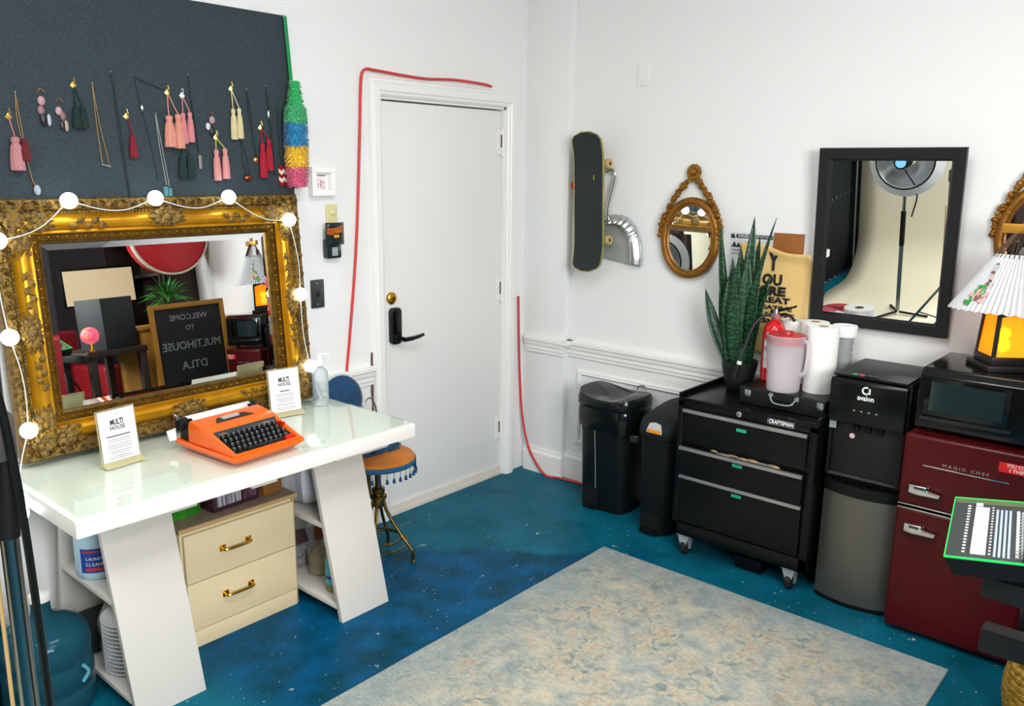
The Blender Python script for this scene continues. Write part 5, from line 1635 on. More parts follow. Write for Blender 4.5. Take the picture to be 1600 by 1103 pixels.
# plastic pitcher -----------------------------------------------------------------------
pt = thing('plastic_pitcher', 'frosted plastic pitcher with a red lid on the tool case', 'pitcher', (-.318, -1.676, .8285))
FROST = M('frosted_lilac_plastic', '#f4ecf0', .3, trans=.55, ior=1.1, alpha=.75)
MB().lathe([(0, .004), (.064, .004), (.066, 0), (.068, .004), (.074, .12), (.080, .232), (.083, .236), (.0805, .238), (.0775, .232), (.0715, .12), (.0655, .008), (0, .008)], n=36).build('jug_body', FROST, pt)
MB().lathe([(0, .222), (.074, .222), (.0765, .200), (.078, .232), (.074, .240), (.03, .243), (.028, .252), (.0, .252)], n=32).build('red_lid', M('pitcher_lid_red', '#b01d2c', .3), pt)
MB().tube(bez([(-.01, -.078, .222), (-.02, -.100, .215), (-.024, -.106, .17), (-.02, -.098, .10), (-.01, -.074, .072)], 6), .009, 8, flat=.7).build('handle', FROST, pt)

# paper towel rolls and cups --------------------------------------------------------------
TOW = M('paper_towel', '#efeeec', .9, bump=(160, .25))
def towel(label, loc, r=.064, h=.278):
    t = thing('paper_towel_roll', label, 'paper towels', loc, group='paper towel rolls')
    MB().lathe([(.020, 0), (r, 0), (r + .001, .003), (r + .001, h - .003), (r, h), (.021, h), (.020, h - .002), (.020, 0)], n=36).build('sheets', TOW, t)
    MB().lathe([(.020, 0), (.0195, h + .0005), (.0175, h + .0005), (.0175, 0), (.020, 0)], n=24).build('core', M('cardboard_core', '#a9855c', .8), t)
    return t
towel('white paper towel roll standing nearest, right of the pitcher', (-.238, -1.797, .8285))
towel('white paper towel roll standing behind the nearest roll', (-.118, -1.715, .8285), .058, .272)
towel('white paper towel roll showing behind the extinguisher handle', (-.088, -1.602, .8285), .052, .262)
t = thing('cup_stack', 'tall stack of clear cups capped by a white paper roll', 'cups', (-.115, -1.842, .8285))
for i in range(6):
    MB().lathe([(0, .002), (.030, .002), (.040, .088), (.0415, .090), (.039, .088), (.0285, .004), (0, .004)], (0, 0, .002 + i * .027), 24).build('cup', M('grey_clear_cup', '#dfe3e4', .1, trans=.6, ior=1.1), t)
MB().lathe([(.016, .226), (.050, .226), (.051, .230), (.051, .268), (.050, .272), (.018, .272), (.016, .268)], n=30).build('paper_roll', TOW, t)

# ================================================================== bins
def bin_thing(label, loc, rz, w_, d_, h_):
    return thing('pedal_bin', label, 'bin', loc, rz, group='pedal bins')
BINP = M('bin_plastic', '#0c1212', .42, spec=.3)
# first bin: rounded body with saddle lid. local x = width (towards -Y of room after rotation)
b1 = bin_thing('large black pedal bin with a saddle shaped glossy lid', (-.165, -.730, 0), 0, 0, 0, 0)
def loft(rings, cap=True):
    n = len(rings[0])
    vs = [p for r in rings for p in r]
    fs = [(r * n + i, r * n + (i + 1) % n, (r + 1) * n + (i + 1) % n, (r + 1) * n + i) for r in range(len(rings) - 1) for i in range(n)]
    if cap:
        fs += [tuple(range(n))[::-1], tuple((len(rings) - 1) * n + i for i in range(n))]
    return vs, fs
def dshape(hx, hy, z, r, dz=None):
    """D plan: flat towards the wall (+x), bowed towards the room (-x)"""
    out = []
    for k in range(40):
        a = 2 * PI * k / 40
        c, s_ = math.cos(a), math.sin(a)
        e_ = .55
        x = hx * math.copysign(abs(c) ** e_, c)
        y = hy * math.copysign(abs(s_) ** e_, s_)
        out.append(Vector((x, y, z if dz is None else dz(x / hx, y / hy))))
    return out
mb = MB()
mb.add(*loft([dshape(.118, .138, 0, 0), dshape(.120, .140, .01, 0), dshape(.130, .152, .40, 0), dshape(.140, .163, .53, 0), dshape(.140, .163, .545, 0)]))
mb.build('bin_body', BINP, b1, smooth=50)
mb = MB()
mb.add(*loft([dshape(.142, .166, .548, 0), dshape(.150, .174, .556, 0), dshape(.150, .174, .578, 0, lambda x, y: .578 + .02 * y * y), dshape(.143, .166, .592, 0, lambda x, y: .598 + .036 * y * y * (1 if y > 0 else .55)), dshape(.10, .125, .59, 0, lambda x, y: .596 + .030 * y * y), dshape(.05, .06, .582, 0, lambda x, y: .588 + .012 * y * y), dshape(.01, .01, .58, 0)]))
mb.build('lid', M('bin_lid_gloss', '#121617', .2), b1, smooth=50)
bagb = MB()
rnd = random.Random(4)
rings = []
for i, (s_, z) in enumerate(((1.0, .548), (1.03, .535), (1.035, .50), (1.02, .46), (1.0, .43))):
    ring = dshape(.1425, .1655, z, 0)
    rings.append([Vector((p.x * s_ * (1 + rnd.uniform(-.012, .012)), p.y * s_ * (1 + rnd.uniform(-.012, .012)), p.z + (rnd.uniform(-.018, .018) if i > 2 else 0))) for p in ring])
v_, f_ = loft(rings, False)
bagb.add(v_, f_).build('bin_liner', M('black_bin_liner', '#0b0e10', .16), b1, smooth=30)
MB().prism([(-.1245, .085, .005), (-.1245, .005, .005), (-.1245, .0, .10), (-.1245, .02, .125), (-.1245, .07, .125), (-.1245, .09, .10)], (-.002, 0, 0)).build('pedal_recess', M('recess_black', '#050606', .6), b1, smooth=0)
MB().box(-.150, -.110, .012, .082, .012, .028).build('pedal', BLACK, b1, bevel=.004)
MB().tube(bez([(-.139, .026, .44), (-.1345, .024, .35), (-.1315, .020, .25), (-.1275, .018, .12)], 4), .0016, 5).build('pale_scratch', M('pale_drip', '#9aa6a2', .6), b1)
MB().tube(bez([(.12, -.055, .60), (.125, -.055, .625), (.125, -.075, .638), (.125, -.10, .634), (.122, -.105, .605)], 5), .0045, 8).build('wire_handle', STEEL, b1)

b2 = bin_thing('slim matte black pedal bin with an orange and grey lid catch', (-.185, -1.090, 0), 0, 0, 0, 0)
mb = MB().add(*loft([dshape(.165, .092, 0, 0), dshape(.168, .095, .01, 0), dshape(.178, .105, .42, 0), dshape(.182, .108, .485, 0)]))
mb.build('bin_body', M('bin_plastic_matte', '#0e1313', .55, spec=.3), b2, smooth=50)
tilt = lambda base, k: (lambda x, y: base + k * (x + 1) * .5)
mb = MB().add(*loft([dshape(.186, .112, .487, 0), dshape(.190, .116, .50, 0), dshape(.190, .116, .54, 0, tilt(.525, .045)), dshape(.180, .108, .56, 0, tilt(.556, .055)), dshape(.13, .08, .57, 0, tilt(.583, .035)), dshape(.05, .03, .57, 0, tilt(.60, .012))]))
mb.build('lid', M('bin_lid_matte', '#13181a', .6, spec=.3, bump=(400, .15)), b2, smooth=50)
mb = MB()
pt_ = [(-.040, 0), (.040, 0), (.042, .01), (.03, .045), (.0, .052), (-.03, .045), (-.042, .01)]
mb.prism([(-.191 + .0 + z * .25, y - .005, .518 + z) for y, z in pt_], (-.004, 0, .001))
ct = mb.build('lid_catch', M('grey_catch', '#b4b6b4', .35), b2, bevel=.001)
MB().prism([(-.1955, .029, .520), (-.1955, -.039, .520), (-.1925, -.041, .536), (-.1925, .031, .536)], (-.002, 0, .0)).build('orange_tab', M('orange_tab', '#e0851c', .4), ct, bevel=.0008)
MB().box(-.215, -.185, .076, .112, .455, .487).build('liner_corner', M('smoky_liner', '#2a2426', .2), b2, bevel=.006)
MB().prism([(-.1745, .055, .005), (-.1745, -.055, .005), (-.1745, -.058, .085), (-.1745, -.04, .11), (-.1745, .04, .11), (-.1745, .058, .085)], (-.002, 0, 0)).build('pedal_recess', M('recess_black', '#050606', .6), b2, smooth=0)
MB().box(-.205, -.155, -.046, .046, .012, .030).build('pedal', BLACK, b2, bevel=.004)
# ================================================================== water dispenser
wd = thing('water_dispenser', 'black water dispenser with a brushed steel lower door', 'water dispenser', (-.24, -2.067, 0))
DY0, DY1 = -2.208, -1.922       # right / left sides
BK = M('dispenser_black', '#0a0c0c', .22, spec=.35)
BK2 = M('dispenser_matte', '#0c0f0f', .42, spec=.3)
MB().box(-.385, -.075, DY0, DY1, .012, .955).build('cabinet', BK2, wd, world=True, bevel=.004)
# upper head, raking forward
MB().prism([(-.385, DY1, .765), (-.440, DY1, .775), (-.448, DY1, .935), (-.440, DY1, .950), (-.385, DY1, .957)], (0, DY0 - DY1, 0)).build('control_head', BK, wd, world=True, bevel=.004)
MB().box(-.435, -.08, DY0 + .004, DY1 - .004, .9565, .966).build('top_cover', BK2, wd, world=True, bevel=.004)
MB().box(-.400, -.3865, DY0 + .012, DY1 - .012, .555, .765).build('tap_alcove', M('alcove_black', '#0b0d0e', .5), wd, world=True, bevel=.003)
for y_ in (DY0, DY1 - .012):
    MB().box(-.4175, -.3855, y_, y_ + .012, .545, .765).build('alcove_cheek', BK2, wd, world=True, bevel=.003)
for y in (-2.03, -2.075, -2.12):
    MB().lathe([(0, 0), (.010, 0), (.012, .012), (.012, .024), (0, .024)], (-.415, y, .744), 14).build('tap', BK, wd, world=True)
def front_arc(y):
    q = (y - (DY0 + DY1) / 2) / ((DY1 - DY0) / 2)
    return -.404 - .034 * (1 - q * q)
def arc_panel(z0, z1, name, mat, off=0, solid=True):
    n = 20
    vs, fs = [], []
    for i in range(n + 1):
        y = DY1 + (DY0 - DY1) * i / n
        x = front_arc(y) - off
        vs += [(x, y, z0), (x, y, z1), (-.384, y, z0), (-.384, y, z1)]
    for i in range(n):
        a, b = i * 4, (i + 1) * 4
        fs += [(a, b, b + 1, a + 1), (a + 1, b + 1, b + 3, a + 3), (a, a + 2, b + 2, b), (a + 2, a + 3, b + 3, b + 2)]
    fs += [(0, 1, 3, 2), (n * 4, n * 4 + 2, n * 4 + 3, n * 4 + 1)]
    return MB().add(vs, fs).build(name, mat, wd, world=True, smooth=30)
arc_panel(.022, .475, 'steel_door', M('brushed_stainless', '#6f6d66', .34, .75, var=(3, '#7b7870', .3), bump=(300, .1, (40, 40, 1))), 0)
arc_panel(.477, .520, 'drip_tray', BK2, .003)
arc_panel(.006, .021, 'base_trim', BK2, -.004)
MB().prism([(-.418, DY1 - .012, .545), (-.421, DY1 - .012, .548), (-.421, DY0 + .012, .548), (-.418, DY0 + .012, .545)], (.03, 0, .004)).build('tray_edge', M('bright_edge', '#8a8f92', .2, .8), wd, world=True)
gr = MB()
for i in range(9):
    y = DY1 - .03 - i * .028
    gr.box(front_arc(y) + .012, -.388, y - .004, y + .004, .520, .5235)
o = gr.build('drip_grille', BGLOSS, wd, world=True); o['kind'] = 'stuff'
LOGO = M('logo_white', '#d4dcdc', .5)
text('avalon', .027, (-.4505, -2.062, .886), (0, -1, 0), (0, 0, 1), LOGO, wd, width=.062, bold=.0008)
lg = MB().tube([(-.4495, -2.060 - .013 * math.cos(a), .916 + .013 * math.sin(a)) for a in [math.radians(-40 - k * 20) for k in range(14)]], .0035, 6)
lg.tube([(-.4495, -2.0735, .926), (-.4498, -2.0740, .904)], .0035, 6)
lg.build('logo_mark', LOGO, wd, world=True)
for i in range(4):
    MB().box(-.4480, -.4465, -2.022 - i * .028 - .004, -2.022 - i * .028 + .004, .829, .834).build('indicator', M('indicator_grey', '#8c9496', .5), wd, world=True, smooth=0)
for i, (y, c) in enumerate(((-2.005, '#3c8a5a'), (-2.03, '#c8342c'), (-2.055, '#24272a'), (-2.08, '#24272a'))):
    MB().box(-.428, -.408, y - .010, y + .010, .966, .9705).build('push_button', M('button_' + c[1:], c, .4), wd, world=True, bevel=.002)
MB().box(-.3, -.24, DY0 - .0012, DY0 + .001, .86, .92).build('yellow_sticker', M('sticker_gold', '#c8a82c', .5), wd, world=True, smooth=0)
MB().box(-.4190, -.4175, DY1 - .012 - .016, DY1 - .001, .738, .768).build('grey_sticker', M('sticker_grey', '#8a9698', .5), wd, world=True, smooth=0)
MB().lathe([(0, 0), (.0105, 0), (.0105, .001), (0, .001)], (-.4005, -2.010, .715), 18, m=Matrix.Rotation(-PI / 2, 3, 'Y')).build('round_sticker', M('sticker_pink', '#d8b4b8', .5), wd, world=True)

# ================================================================== fridge
MAR = M('maroon_enamel', '#4c0b0f', .3, spec=.3, var=(2, '#43090c', .3))
fg = thing('retro_fridge', 'dark red retro two door fridge with chrome handles', 'fridge', (-.26, -2.45, 0))
FY0, FY1 = -2.672, -2.228
MB().box(-.435, -.03, FY0 + .004, FY1 - .004, .02, .800).build('cabinet', MAR, fg, world=True, bevel=.016, seg=4)
for y in (FY0 + .05, FY1 - .05):
    for x in (-.40, -.07):
        MB().cyl((x, y, 0), (x, y, .022), .016, n=12).build('foot', BLACKM, fg, world=True)
fd = MB().box(-.496, -.4365, FY0, FY1, .527, .800).build('freezer_door', MAR, fg, world=True, bevel=.018, seg=4)
ld_ = MB().box(-.496, -.4365, FY0, FY1, .022, .512).build('fridge_door', MAR, fg, world=True, bevel=.018, seg=4)
MB().box(-.497, -.440, FY0 + .004, FY1 - .004, .524, .530).build('chrome_strip', CHROME, fd, world=True, bevel=.002)
MB().box(-.497, -.440, FY0 + .004, FY1 - .004, .509, .515).build('chrome_strip', CHROME, ld_, world=True, bevel=.002)
MB().box(-.447, -.4, FY0 + .010, FY1 - .010, .513, .526).build('gasket', BLACKM, fg, world=True, smooth=0)
for dd, z in ((fd, .596), (ld_, .443)):
    h = MB()
    h.prism([(-.505, -2.270, z + .020), (-.505, -2.270, z - .012), (-.505, -2.300, z - .016), (-.505, -2.378, z - .013), (-.505, -2.380, z + .000), (-.505, -2.335, z + .006), (-.505, -2.330, z + .020)], (-.022, 0, 0))
    hh = h.build('latch_handle', CHROME, dd, world=True, bevel=.004, seg=3)
    MB().box(-.5275, -.526, -2.322, -2.288, z + .006, z + .016).build('handle_shade', M('handle_shadow', '#40474e', .2, .6), hh, world=True)  # dark strip on the chrome face, shading put into its colour
    MB().box(-.506, -.495, -2.335, -2.272, z - .010, z + .016).build('handle_base', CHROME, hh, world=True, bevel=.003)
MB().box(-.4985, -.495, -2.583, -2.303, .687, .692).build('chrome_line', CHROME, fd, world=True, bevel=.0008)
text('MAGIC CHEF', .015, (-.4972, -2.443, .7035), (0, -1, 0), (0, 0, 1), M('chrome_letters', '#c0b8b8', .3, .6), fd, space=1.5, width=.15)
stk = MB().box(-.4975, -.4955, -2.665, -2.545, .727, .762).build('red_sticker', M('sticker_red', '#d01c1c', .45), fd, world=True, smooth=0)
text('YOU COULD', .017, (-.4982, -2.610, .7535), (0, -1, 0), (0, 0, 1), M('sticker_white', '#eec6c2', .5), stk, width=.085, bold=.0006)
text('I THINK', .017, (-.4982, -2.610, .7365), (0, -1, 0), (0, 0, 1), M('sticker_white', '#eec6c2', .5), stk, width=.066, bold=.0006)

# ================================================================== microwave
mw = thing('microwave', 'black toaster microwave standing on the red fridge', 'microwave', (-.26, -2.47, .8005))
WY0, WY1 = -2.70, -2.246
MB().box(-.425, -.07, WY0, WY1, .815, 1.040).build('casing', BGLOSS, mw, world=True, bevel=.008, seg=3)
MB().prism([(-.4255, WY1, .820), (-.455, WY1, .820), (-.455, WY1, .845), (-.445, WY1, 1.015), (-.4255, WY1, 1.035)], (0, WY0 - WY1, 0)).build('front_fascia', M('fascia_black', '#0a0b0c', .18), mw, world=True, bevel=.004)
dn = MB().prism([(-.4565, -2.268, .872), (-.4500, -2.268, 1.008), (-.4500, -2.545, 1.008), (-.4565, -2.545, .872)], (-.003, 0, 0)).build('door_frame', M('door_black', '#0b0d0d', .12), mw, world=True, bevel=.001)
MB().prism([(-.4604, -2.288, .888), (-.4545, -2.288, .995), (-.4545, -2.528, .995), (-.4604, -2.528, .888)], (-.0015, 0, 0)).build('window_pane', M('smoked_window', '#1c2a2c', .06), dn, world=True, smooth=0)
MB().box(-.472, -.455, -2.56, -2.262, .853, .866).build('door_handle', M('handle_dark', '#24282a', .25, .3), mw, world=True, bevel=.004)
for x in (-.40, -.10):
    for y in (WY0 + .05, WY1 - .04):
        MB().cyl((x, y, .8005), (x, y, .817), .014, n=12).build('foot', BLACKM, mw, world=True)
for z in (.99, .955, .92):
    MB().lathe([(0, 0), (.013, 0), (.012, .010), (0, .011)], (-.4535, -2.625, z - .01), 14, m=Matrix.Rotation(-PI / 2, 3, 'Y')).build('control_knob', BLACK, mw, world=True)

# ================================================================== stained glass lamp
lp = thing('stained_glass_lamp', 'lit amber stained glass lamp base on the microwave', 'lamp', (-.255, -2.462, 1.0405), math.radians(38))
LW = M('lamp_black_wood', '#120f0e', .4)
MB().box(-.085, .085, -.085, .085, 0, .022).build('base_step', LW, lp, bevel=.004)
MB().box(-.068, .068, -.068, .068, .022, .052).build('base_step', LW, lp, bevel=.004)
lz0, lz1 = .052, .215
w0, w1 = .060, .052
for sx in (-1, 1):
    for sy in (-1, 1):
        MB().prism([(sx * w0 - .006, sy * w0 - .006, lz0), (sx * w0 + .006, sy * w0 - .006, lz0), (sx * w0 + .006, sy * w0 + .006, lz0), (sx * w0 - .006, sy * w0 + .006, lz0)], (sx * (w1 - w0), sy * (w1 - w0), lz1 - lz0)).build('corner_post', LW, lp)
AMB = M('lit_amber_glass', '#f0a52a', .7, trans=.3, ior=1.05, emit=('#ff9d1c', .6), var=(14, '#d88a1c', .3))
for k in range(4):
    R_ = Matrix.Rotation(k * PI / 2, 4, 'Z')
    vs = [R_ @ Vector(p) for p in ((-w0, -w0, lz0), (w0, -w0, lz0), (w1, -w1, lz1 - .02), (0, -w1, lz1 - .006), (-w1, -w1, lz1 - .02))]
    MB().prism(vs, R_ @ Vector((0, .003, 0))).build('amber_panel', AMB, lp, smooth=0)
    vs = [R_ @ Vector(p) for p in ((-w1, -w1 - .001, lz1 - .024), (0, -w1 - .001, lz1 - .010), (w1, -w1 - .001, lz1 - .024), (w1, -w1 - .001, lz1), (-w1, -w1 - .001, lz1))]
    MB().prism(vs, R_ @ Vector((0, .004, 0))).build('green_gable', M('green_black_glass', '#1e3a22', .3), lp, smooth=0)
MB().prism([(-w1 - .006, -w1 - .006, lz1), (w1 + .006, -w1 - .006, lz1), (w1 + .006, w1 + .006, lz1), (-w1 - .006, w1 + .006, lz1)], (0, 0, .012)).build('cap', LW, lp)
MB().cyl((0, 0, lz1 + .012), (0, 0, .46), .009, n=12).build('stem', LW, lp)
MB().sphere((0, 0, .085), .022, 14, 10, (1, 1, 1.2)).build('bulb', M('lit_lamp_bulb', '#fff2cc', .4, emit=('#ffd88a', 25)), lp)
pd = bpy.data.lights.new('lamp_glow', 'POINT')
pd.energy = 1.6
pd.color = (1.0, .62, .22)
pd.shadow_soft_size = .02
po = bpy.data.objects.new('lamp_glow', pd)
COL.objects.link(po)
po.parent = lp
po.location = (0, -.0, .13)

# folding fan draped over the lamp as a shade ------------------------------------------
fan = thing('folding_fan', 'white pleated folding fan painted with flowers, open over the lamp', 'fan', (-.255, -2.485, 1.24))
PV = Vector((-.275, -2.485, 1.585))
FC = M('white_fan_cloth', '#cfcfd2', .85)
NP = 40
A0, A1 = math.radians(-43), math.radians(118)
def fanpt(u, r, pleat=True):
    """u across the fan, r along a rib; sticks spread round a cone opening downwards"""
    a = A0 + (A1 - A0) * u
    # bowed round the lamp: rim describes an arc in plan
    phi = math.radians(-105) + math.radians(210) * u
    sp = r * .565
    base = PV + Vector((-.50 * sp * math.cos(phi) , -sp * math.sin(phi) * .93, -math.sqrt(max(1e-9, r * r - sp * sp))))
    return base
def pl_(u, r):
    k = int(round(u * NP * 2))
    p = fanpt(u, r)
    out = Vector((p.x - PV.x, p.y - PV.y, 0))
    out = out.normalized() if out.length > 1e-6 else Vector((-1, 0, 0))
    return p + out * (.0055 if k % 2 else -.0055) * (r / .4)
vs = MB().grid(lambda u, v: pl_(u, .155 + (.245 + (.006 if int(round(u * NP * 2)) % 4 < 2 else 0)) * v), NP * 2, 8)
vs.build('pleated_leaf', FC, fan, world=True, smooth=0, solid=.0008)
WOODR = M('fan_rib_wood', '#5a3a1c', .5)
for i in range(0, NP + 1, 2):
    u = i / NP
    MB().tube([fanpt(u, .006), fanpt(u, .17)], [.0018, .0034], 4, flat=.4).build('rib', WOODR, fan, world=True)
MB().cyl(PV + Vector((-.02, 0, 0)), PV + Vector((.02, 0, 0)), .008, n=10).build('pivot', BRASS, fan, world=True)
MB().box(PV.x - .016, PV.x + .006, PV.y - .06, PV.y + .072, PV.z - .055, PV.z - .022).build('brass_clip', M('amber_wood_clip', '#b9832c', .35, .4), fan, world=True, bevel=.004)
def petal(u, r, s_, mat, name, k):
    n = 7
    pts = []
    ctr = fanpt(u, r)
    e1 = (fanpt(u + .01, r) - ctr).normalized()
    e2 = (fanpt(u, r + .01) - ctr).normalized()
    out = e1.cross(e2)
    if out.x > 0:
        out = -out
    rr = random.Random(k)
    for i in range(n):
        a = 2 * PI * i / n
        q = s_ * rr.uniform(.6, 1.15)
        pts.append(ctr + e1 * q * math.cos(a) + e2 * q * math.sin(a) + out * .0075)
    MB().prism(pts, out * .0006).build(name, mat, fan, world=True, smooth=0)
FGR, FPK, FBR = M('painted_green', '#2a9a3c', .6), M('painted_pink', '#e0a8a6', .6), M('painted_brown', '#6a4a3c', .6)
FBL = M('painted_pale_blue', '#b9cbd0', .6)
rr = random.Random(6)
for i in range(30):
    u, r = rr.gauss(.325, .022), rr.gauss(.335, .020)
    petal(u, r, rr.uniform(.007, .014), (FGR, FPK, FGR, FPK, FBR)[i % 5], 'painted_petal', i)
for i in range(9):
    petal(.335 + i * .004 + rr.uniform(-.01, .01), .20 + i * .012, rr.uniform(.004, .009), (FBR, FBL, FPK)[i % 3], 'painted_petal', 50 + i)

# ================================================================== mixer with a green edge, on its stand
a_ = Vector((-1.868, -2.696, .950))
b_ = Vector((-1.560, -2.640, .973))
ex = (b_ - a_).normalized()                     # away from the viewer
ph = Vector((ex.y, -ex.x, 0)).normalized()      # to the right
ry = (ph * math.cos(.125) + Vector((0, 0, 1)) * math.sin(.125))
ry = (ry - ex * ry.dot(ex)).normalized()
up = ry.cross(ex)
if up.z < 0:
    up = -up
mx = thing('groove_mixer', 'black control surface with glowing green edge at the right edge', 'mixer', tuple(a_ + ry * .2 + ex * .155 - up * .06))
LD, LWD = (b_ - a_).length, .42
def mp(x, y, z):
    """x to the right, y away, z above the panel"""
    return a_ + ry * x + ex * y + up * z
def mbox(mb, x0, x1, y0, y1, z0, z1):
    vs = [mp(x, y, z) for x in (x0, x1) for y in (y0, y1) for z in (z0, z1)]
    return mb.add(vs, [(0, 1, 3, 2), (4, 6, 7, 5), (0, 4, 5, 1), (2, 3, 7, 6), (0, 2, 6, 4), (1, 5, 7, 3)])
body = MB()
body.add([mp(.0, .0, -.006), mp(LWD, 0, -.006), mp(LWD, LD, -.006), mp(0, LD, -.006), mp(.015, .012, -.048), mp(LWD - .015, .012, -.048), mp(LWD - .015, LD - .012, -.048), mp(.015, LD - .012, -.048)],
         [(0, 1, 2, 3), (7, 6, 5, 4), (0, 4, 5, 1), (1, 5, 6, 2), (2, 6, 7, 3), (3, 7, 4, 0)])
body.build('chassis', BLACKM, mx, world=True)
mbox(MB(), .001, LWD - .001, .001, LD - .001, -.006, -.0005).build('panel', M('charcoal_panel', '#2b2f30', .45), mx, world=True, smooth=0)
eg = MB()
for q in ((-.001, LWD + .001, -.001, .001), (-.001, LWD + .001, LD - .001, LD + .001), (-.001, .001, -.001, LD + .001), (LWD - .001, LWD + .001, -.001, LD + .001)):
    mbox(eg, q[0], q[1], q[2], q[3], -.003, .001)
eg.build('lit_edge', M('green_led_edge', '#1ccf4e', .4, emit=('#20d84f', .55)), mx, world=True)
PADM = M('white_pads', '#c9c6ca', .5)
for i in range(16):
    y = .022 + i * .0152
    pd_ = mbox(MB(), .046, .074, y, y + .0108, -.0005, .003).build('step_pad', PADM, mx, world=True, smooth=0)
mbox(MB(), .046, .060, .022 + 16 * .0152 + .006, .022 + 16 * .0152 + .018, -.0005, .003).build('square_button', PADM, mx, world=True, smooth=0)
tk = MB()
for i in range(17):
    y = .026 + i * .0150
    mbox(tk, .030, .036, y, y + .006, -.0004, .0005)
    mbox(tk, .079, .083, y, y + .005, -.0004, .0005)
o = tk.build('tick_marks', M('pale_print', '#c2c6c6', .6), mx, world=True, smooth=0); o['kind'] = 'stuff'
for i in range(4):
    x = .088 + i * .0085
    mbox(MB(), x, x + .0045, .018, .258, -.0004, .001).build('fader_slot', M('pale_blue_slot', '#9fb0c4', .5), mx, world=True, smooth=0)
kn = MB()
for i in range(15):
    y = .024 + i * .0160
    mbox(kn, .128, .134, y, y + .009, -.0004, .0015)
    mbox(kn, .138, .141, y + .002, y + .006, -.0004, .001)
    mbox(kn, .128, .17, y - .003, y - .0022, -.0004, .0004)
    for j in range(8):
        mbox(kn, .176 + j * .006, .178 + j * .006, y, y + .002, -.0004, .0005)
o = kn.build('control_legends', M('pale_print', '#c2c6c6', .6), mx, world=True, smooth=0); o['kind'] = 'stuff'
mbox(MB(), .156, .164, .016, .285, -.0004, .006).build('divider_bar', BGLOSS, mx, world=True, smooth=0)
mbox(MB(), .004, LWD - .004, LD - .030, LD - .004, -.0004, .0006).build('upper_strip', M('olive_strip', '#4c5a38', .5), mx, world=True, smooth=0)
for x in (.142, .176, .21):
    mbox(MB(), x, x + .016 if x != .176 else x + .028, .002, .035, -.0004, .012).build('fader_knob', BLACKM, mx, world=True, smooth=0)
# stand under it
t = thing('keyboard_stand', 'black stand with projecting arms under the control surface', 'stand', (-1.60, -2.98, 0))
SB = M('stand_black', '#0e0f10', .5)
for (za, zb, xx) in ((.835, .888, .06), (.60, .655, .05)):
    pass
def wbox(mb, p, dx, dy, dz):
    return mb.box(p[0], p[0] + dx, p[1], p[1] + dy, p[2], p[2] + dz)
wbox(MB(), (-1.80, -3.14, .852), .045, .38, .046).build('upper_arm', SB, t, world=True, bevel=.004)
wbox(MB(), (-1.45, -3.14, .852), .045, .38, .046).build('upper_arm', SB, t, world=True, bevel=.004)
wbox(MB(), (-1.58, -3.14, .612), .05, .405, .06).build('lower_arm', SB, t, world=True, bevel=.004)
wbox(MB(), (-1.80, -3.18, .80), .40, .05, .05).build('cross_beam', SB, t, world=True, bevel=.004)
for x in (-1.78, -1.44):
    MB().box(x, x + .04, -3.18, -3.14, .03, .82).build('column', SB, t, world=True, bevel=.003)
    MB().box(x - .005, x + .045, -3.38, -2.94, 0, .035).build('foot', SB, t, world=True, bevel=.003)
tag(MB().tube(bez([(-1.50, -2.99, .84), (-1.42, -2.95, .62), (-1.36, -2.90, .32), (-1.22, -2.86, .05), (-1.05, -2.82, .008), (-.9, -2.95, .008)], 8), .006, 8).build('stand_cable', BLACK, loc=(-1.5, -2.99, 0)), 'thin black cable hanging from the control surface', 'cable')
# straw whisk / basket handle at the lower right corner
STRAW = M('twisted_straw', '#b08a2c', .8, var=(60, '#7c5c1a', .15))
t = thing('straw_basket', 'woven yellow straw basket edge in the lower right corner', 'basket', (-.72, -2.84, 0))
for i in range(9):
    r = .135 + .012 * math.sin(i / 8 * PI)
    z = .012 + i * .021
    N = 60
    MB().tube([((-.72 + r * math.cos(2 * PI * k / N)), (-2.84 + r * math.sin(2 * PI * k / N)), z + .0035 * math.sin(2 * PI * k / N * 18 + i * 2)) for k in range(N)], .0125, 6, closed=True).build('straw_coil', STRAW, t, world=True)
MB().lathe([(0, .0), (.13, .0), (.13, .012), (0, .012)], n=30).build('base', STRAW, t)
# ================================================================== the rest of the studio, seen in the mirrors
# photo backdrop and round softlight
t = thing('photo_backdrop', 'cream paper photo backdrop sweeping down to the floor', 'backdrop', (-4.75, -.62, 0))
def bdf(u, v):
    y = -.16 - 1.1 * u
    L_ = v * 3.75
    if L_ < 1.9:
        return Vector((-4.9, y, 2.3 - L_))
    if L_ < 1.9 + .4 * PI / 2:
        a = (L_ - 1.9) / .4
        return Vector((-4.9 + .4 - .4 * math.cos(a), y, .4 - .4 * math.sin(a) + .006))
    return Vector((-4.5 + (L_ - 1.9 - .4 * PI / 2), y, .006))
MB().grid(bdf, 6, 40).build('paper_sweep', M('cream_seamless', '#e9dfc4', .8), t, world=True, solid=.002)
MB().cyl((-4.9, -.13, 2.34), (-4.9, -1.30, 2.34), .045).build('paper_roll', M('cream_seamless', '#e9dfc4', .8), t, world=True)
for y in (-.135, -1.29):
    MB().cyl((-4.93, y, 0), (-4.93, y, 2.34), .016, n=10).build('support_pole', BLACKM, t, world=True)
t = thing('studio_light', 'beauty dish studio light with a white rim on a chrome stand', 'studio light', (-3.66, -.94, 0))
MB().cyl((0, 0, .05), (0, 0, .60), .016).build('lower_tube', SPOL, t)
MB().cyl((0, 0, .60), (0, 0, .88), .020).build('black_sleeve', BLACKM, t)
MB().cyl((0, 0, .88), (0, 0, 1.20), .012).build('upper_tube', SPOL, t)
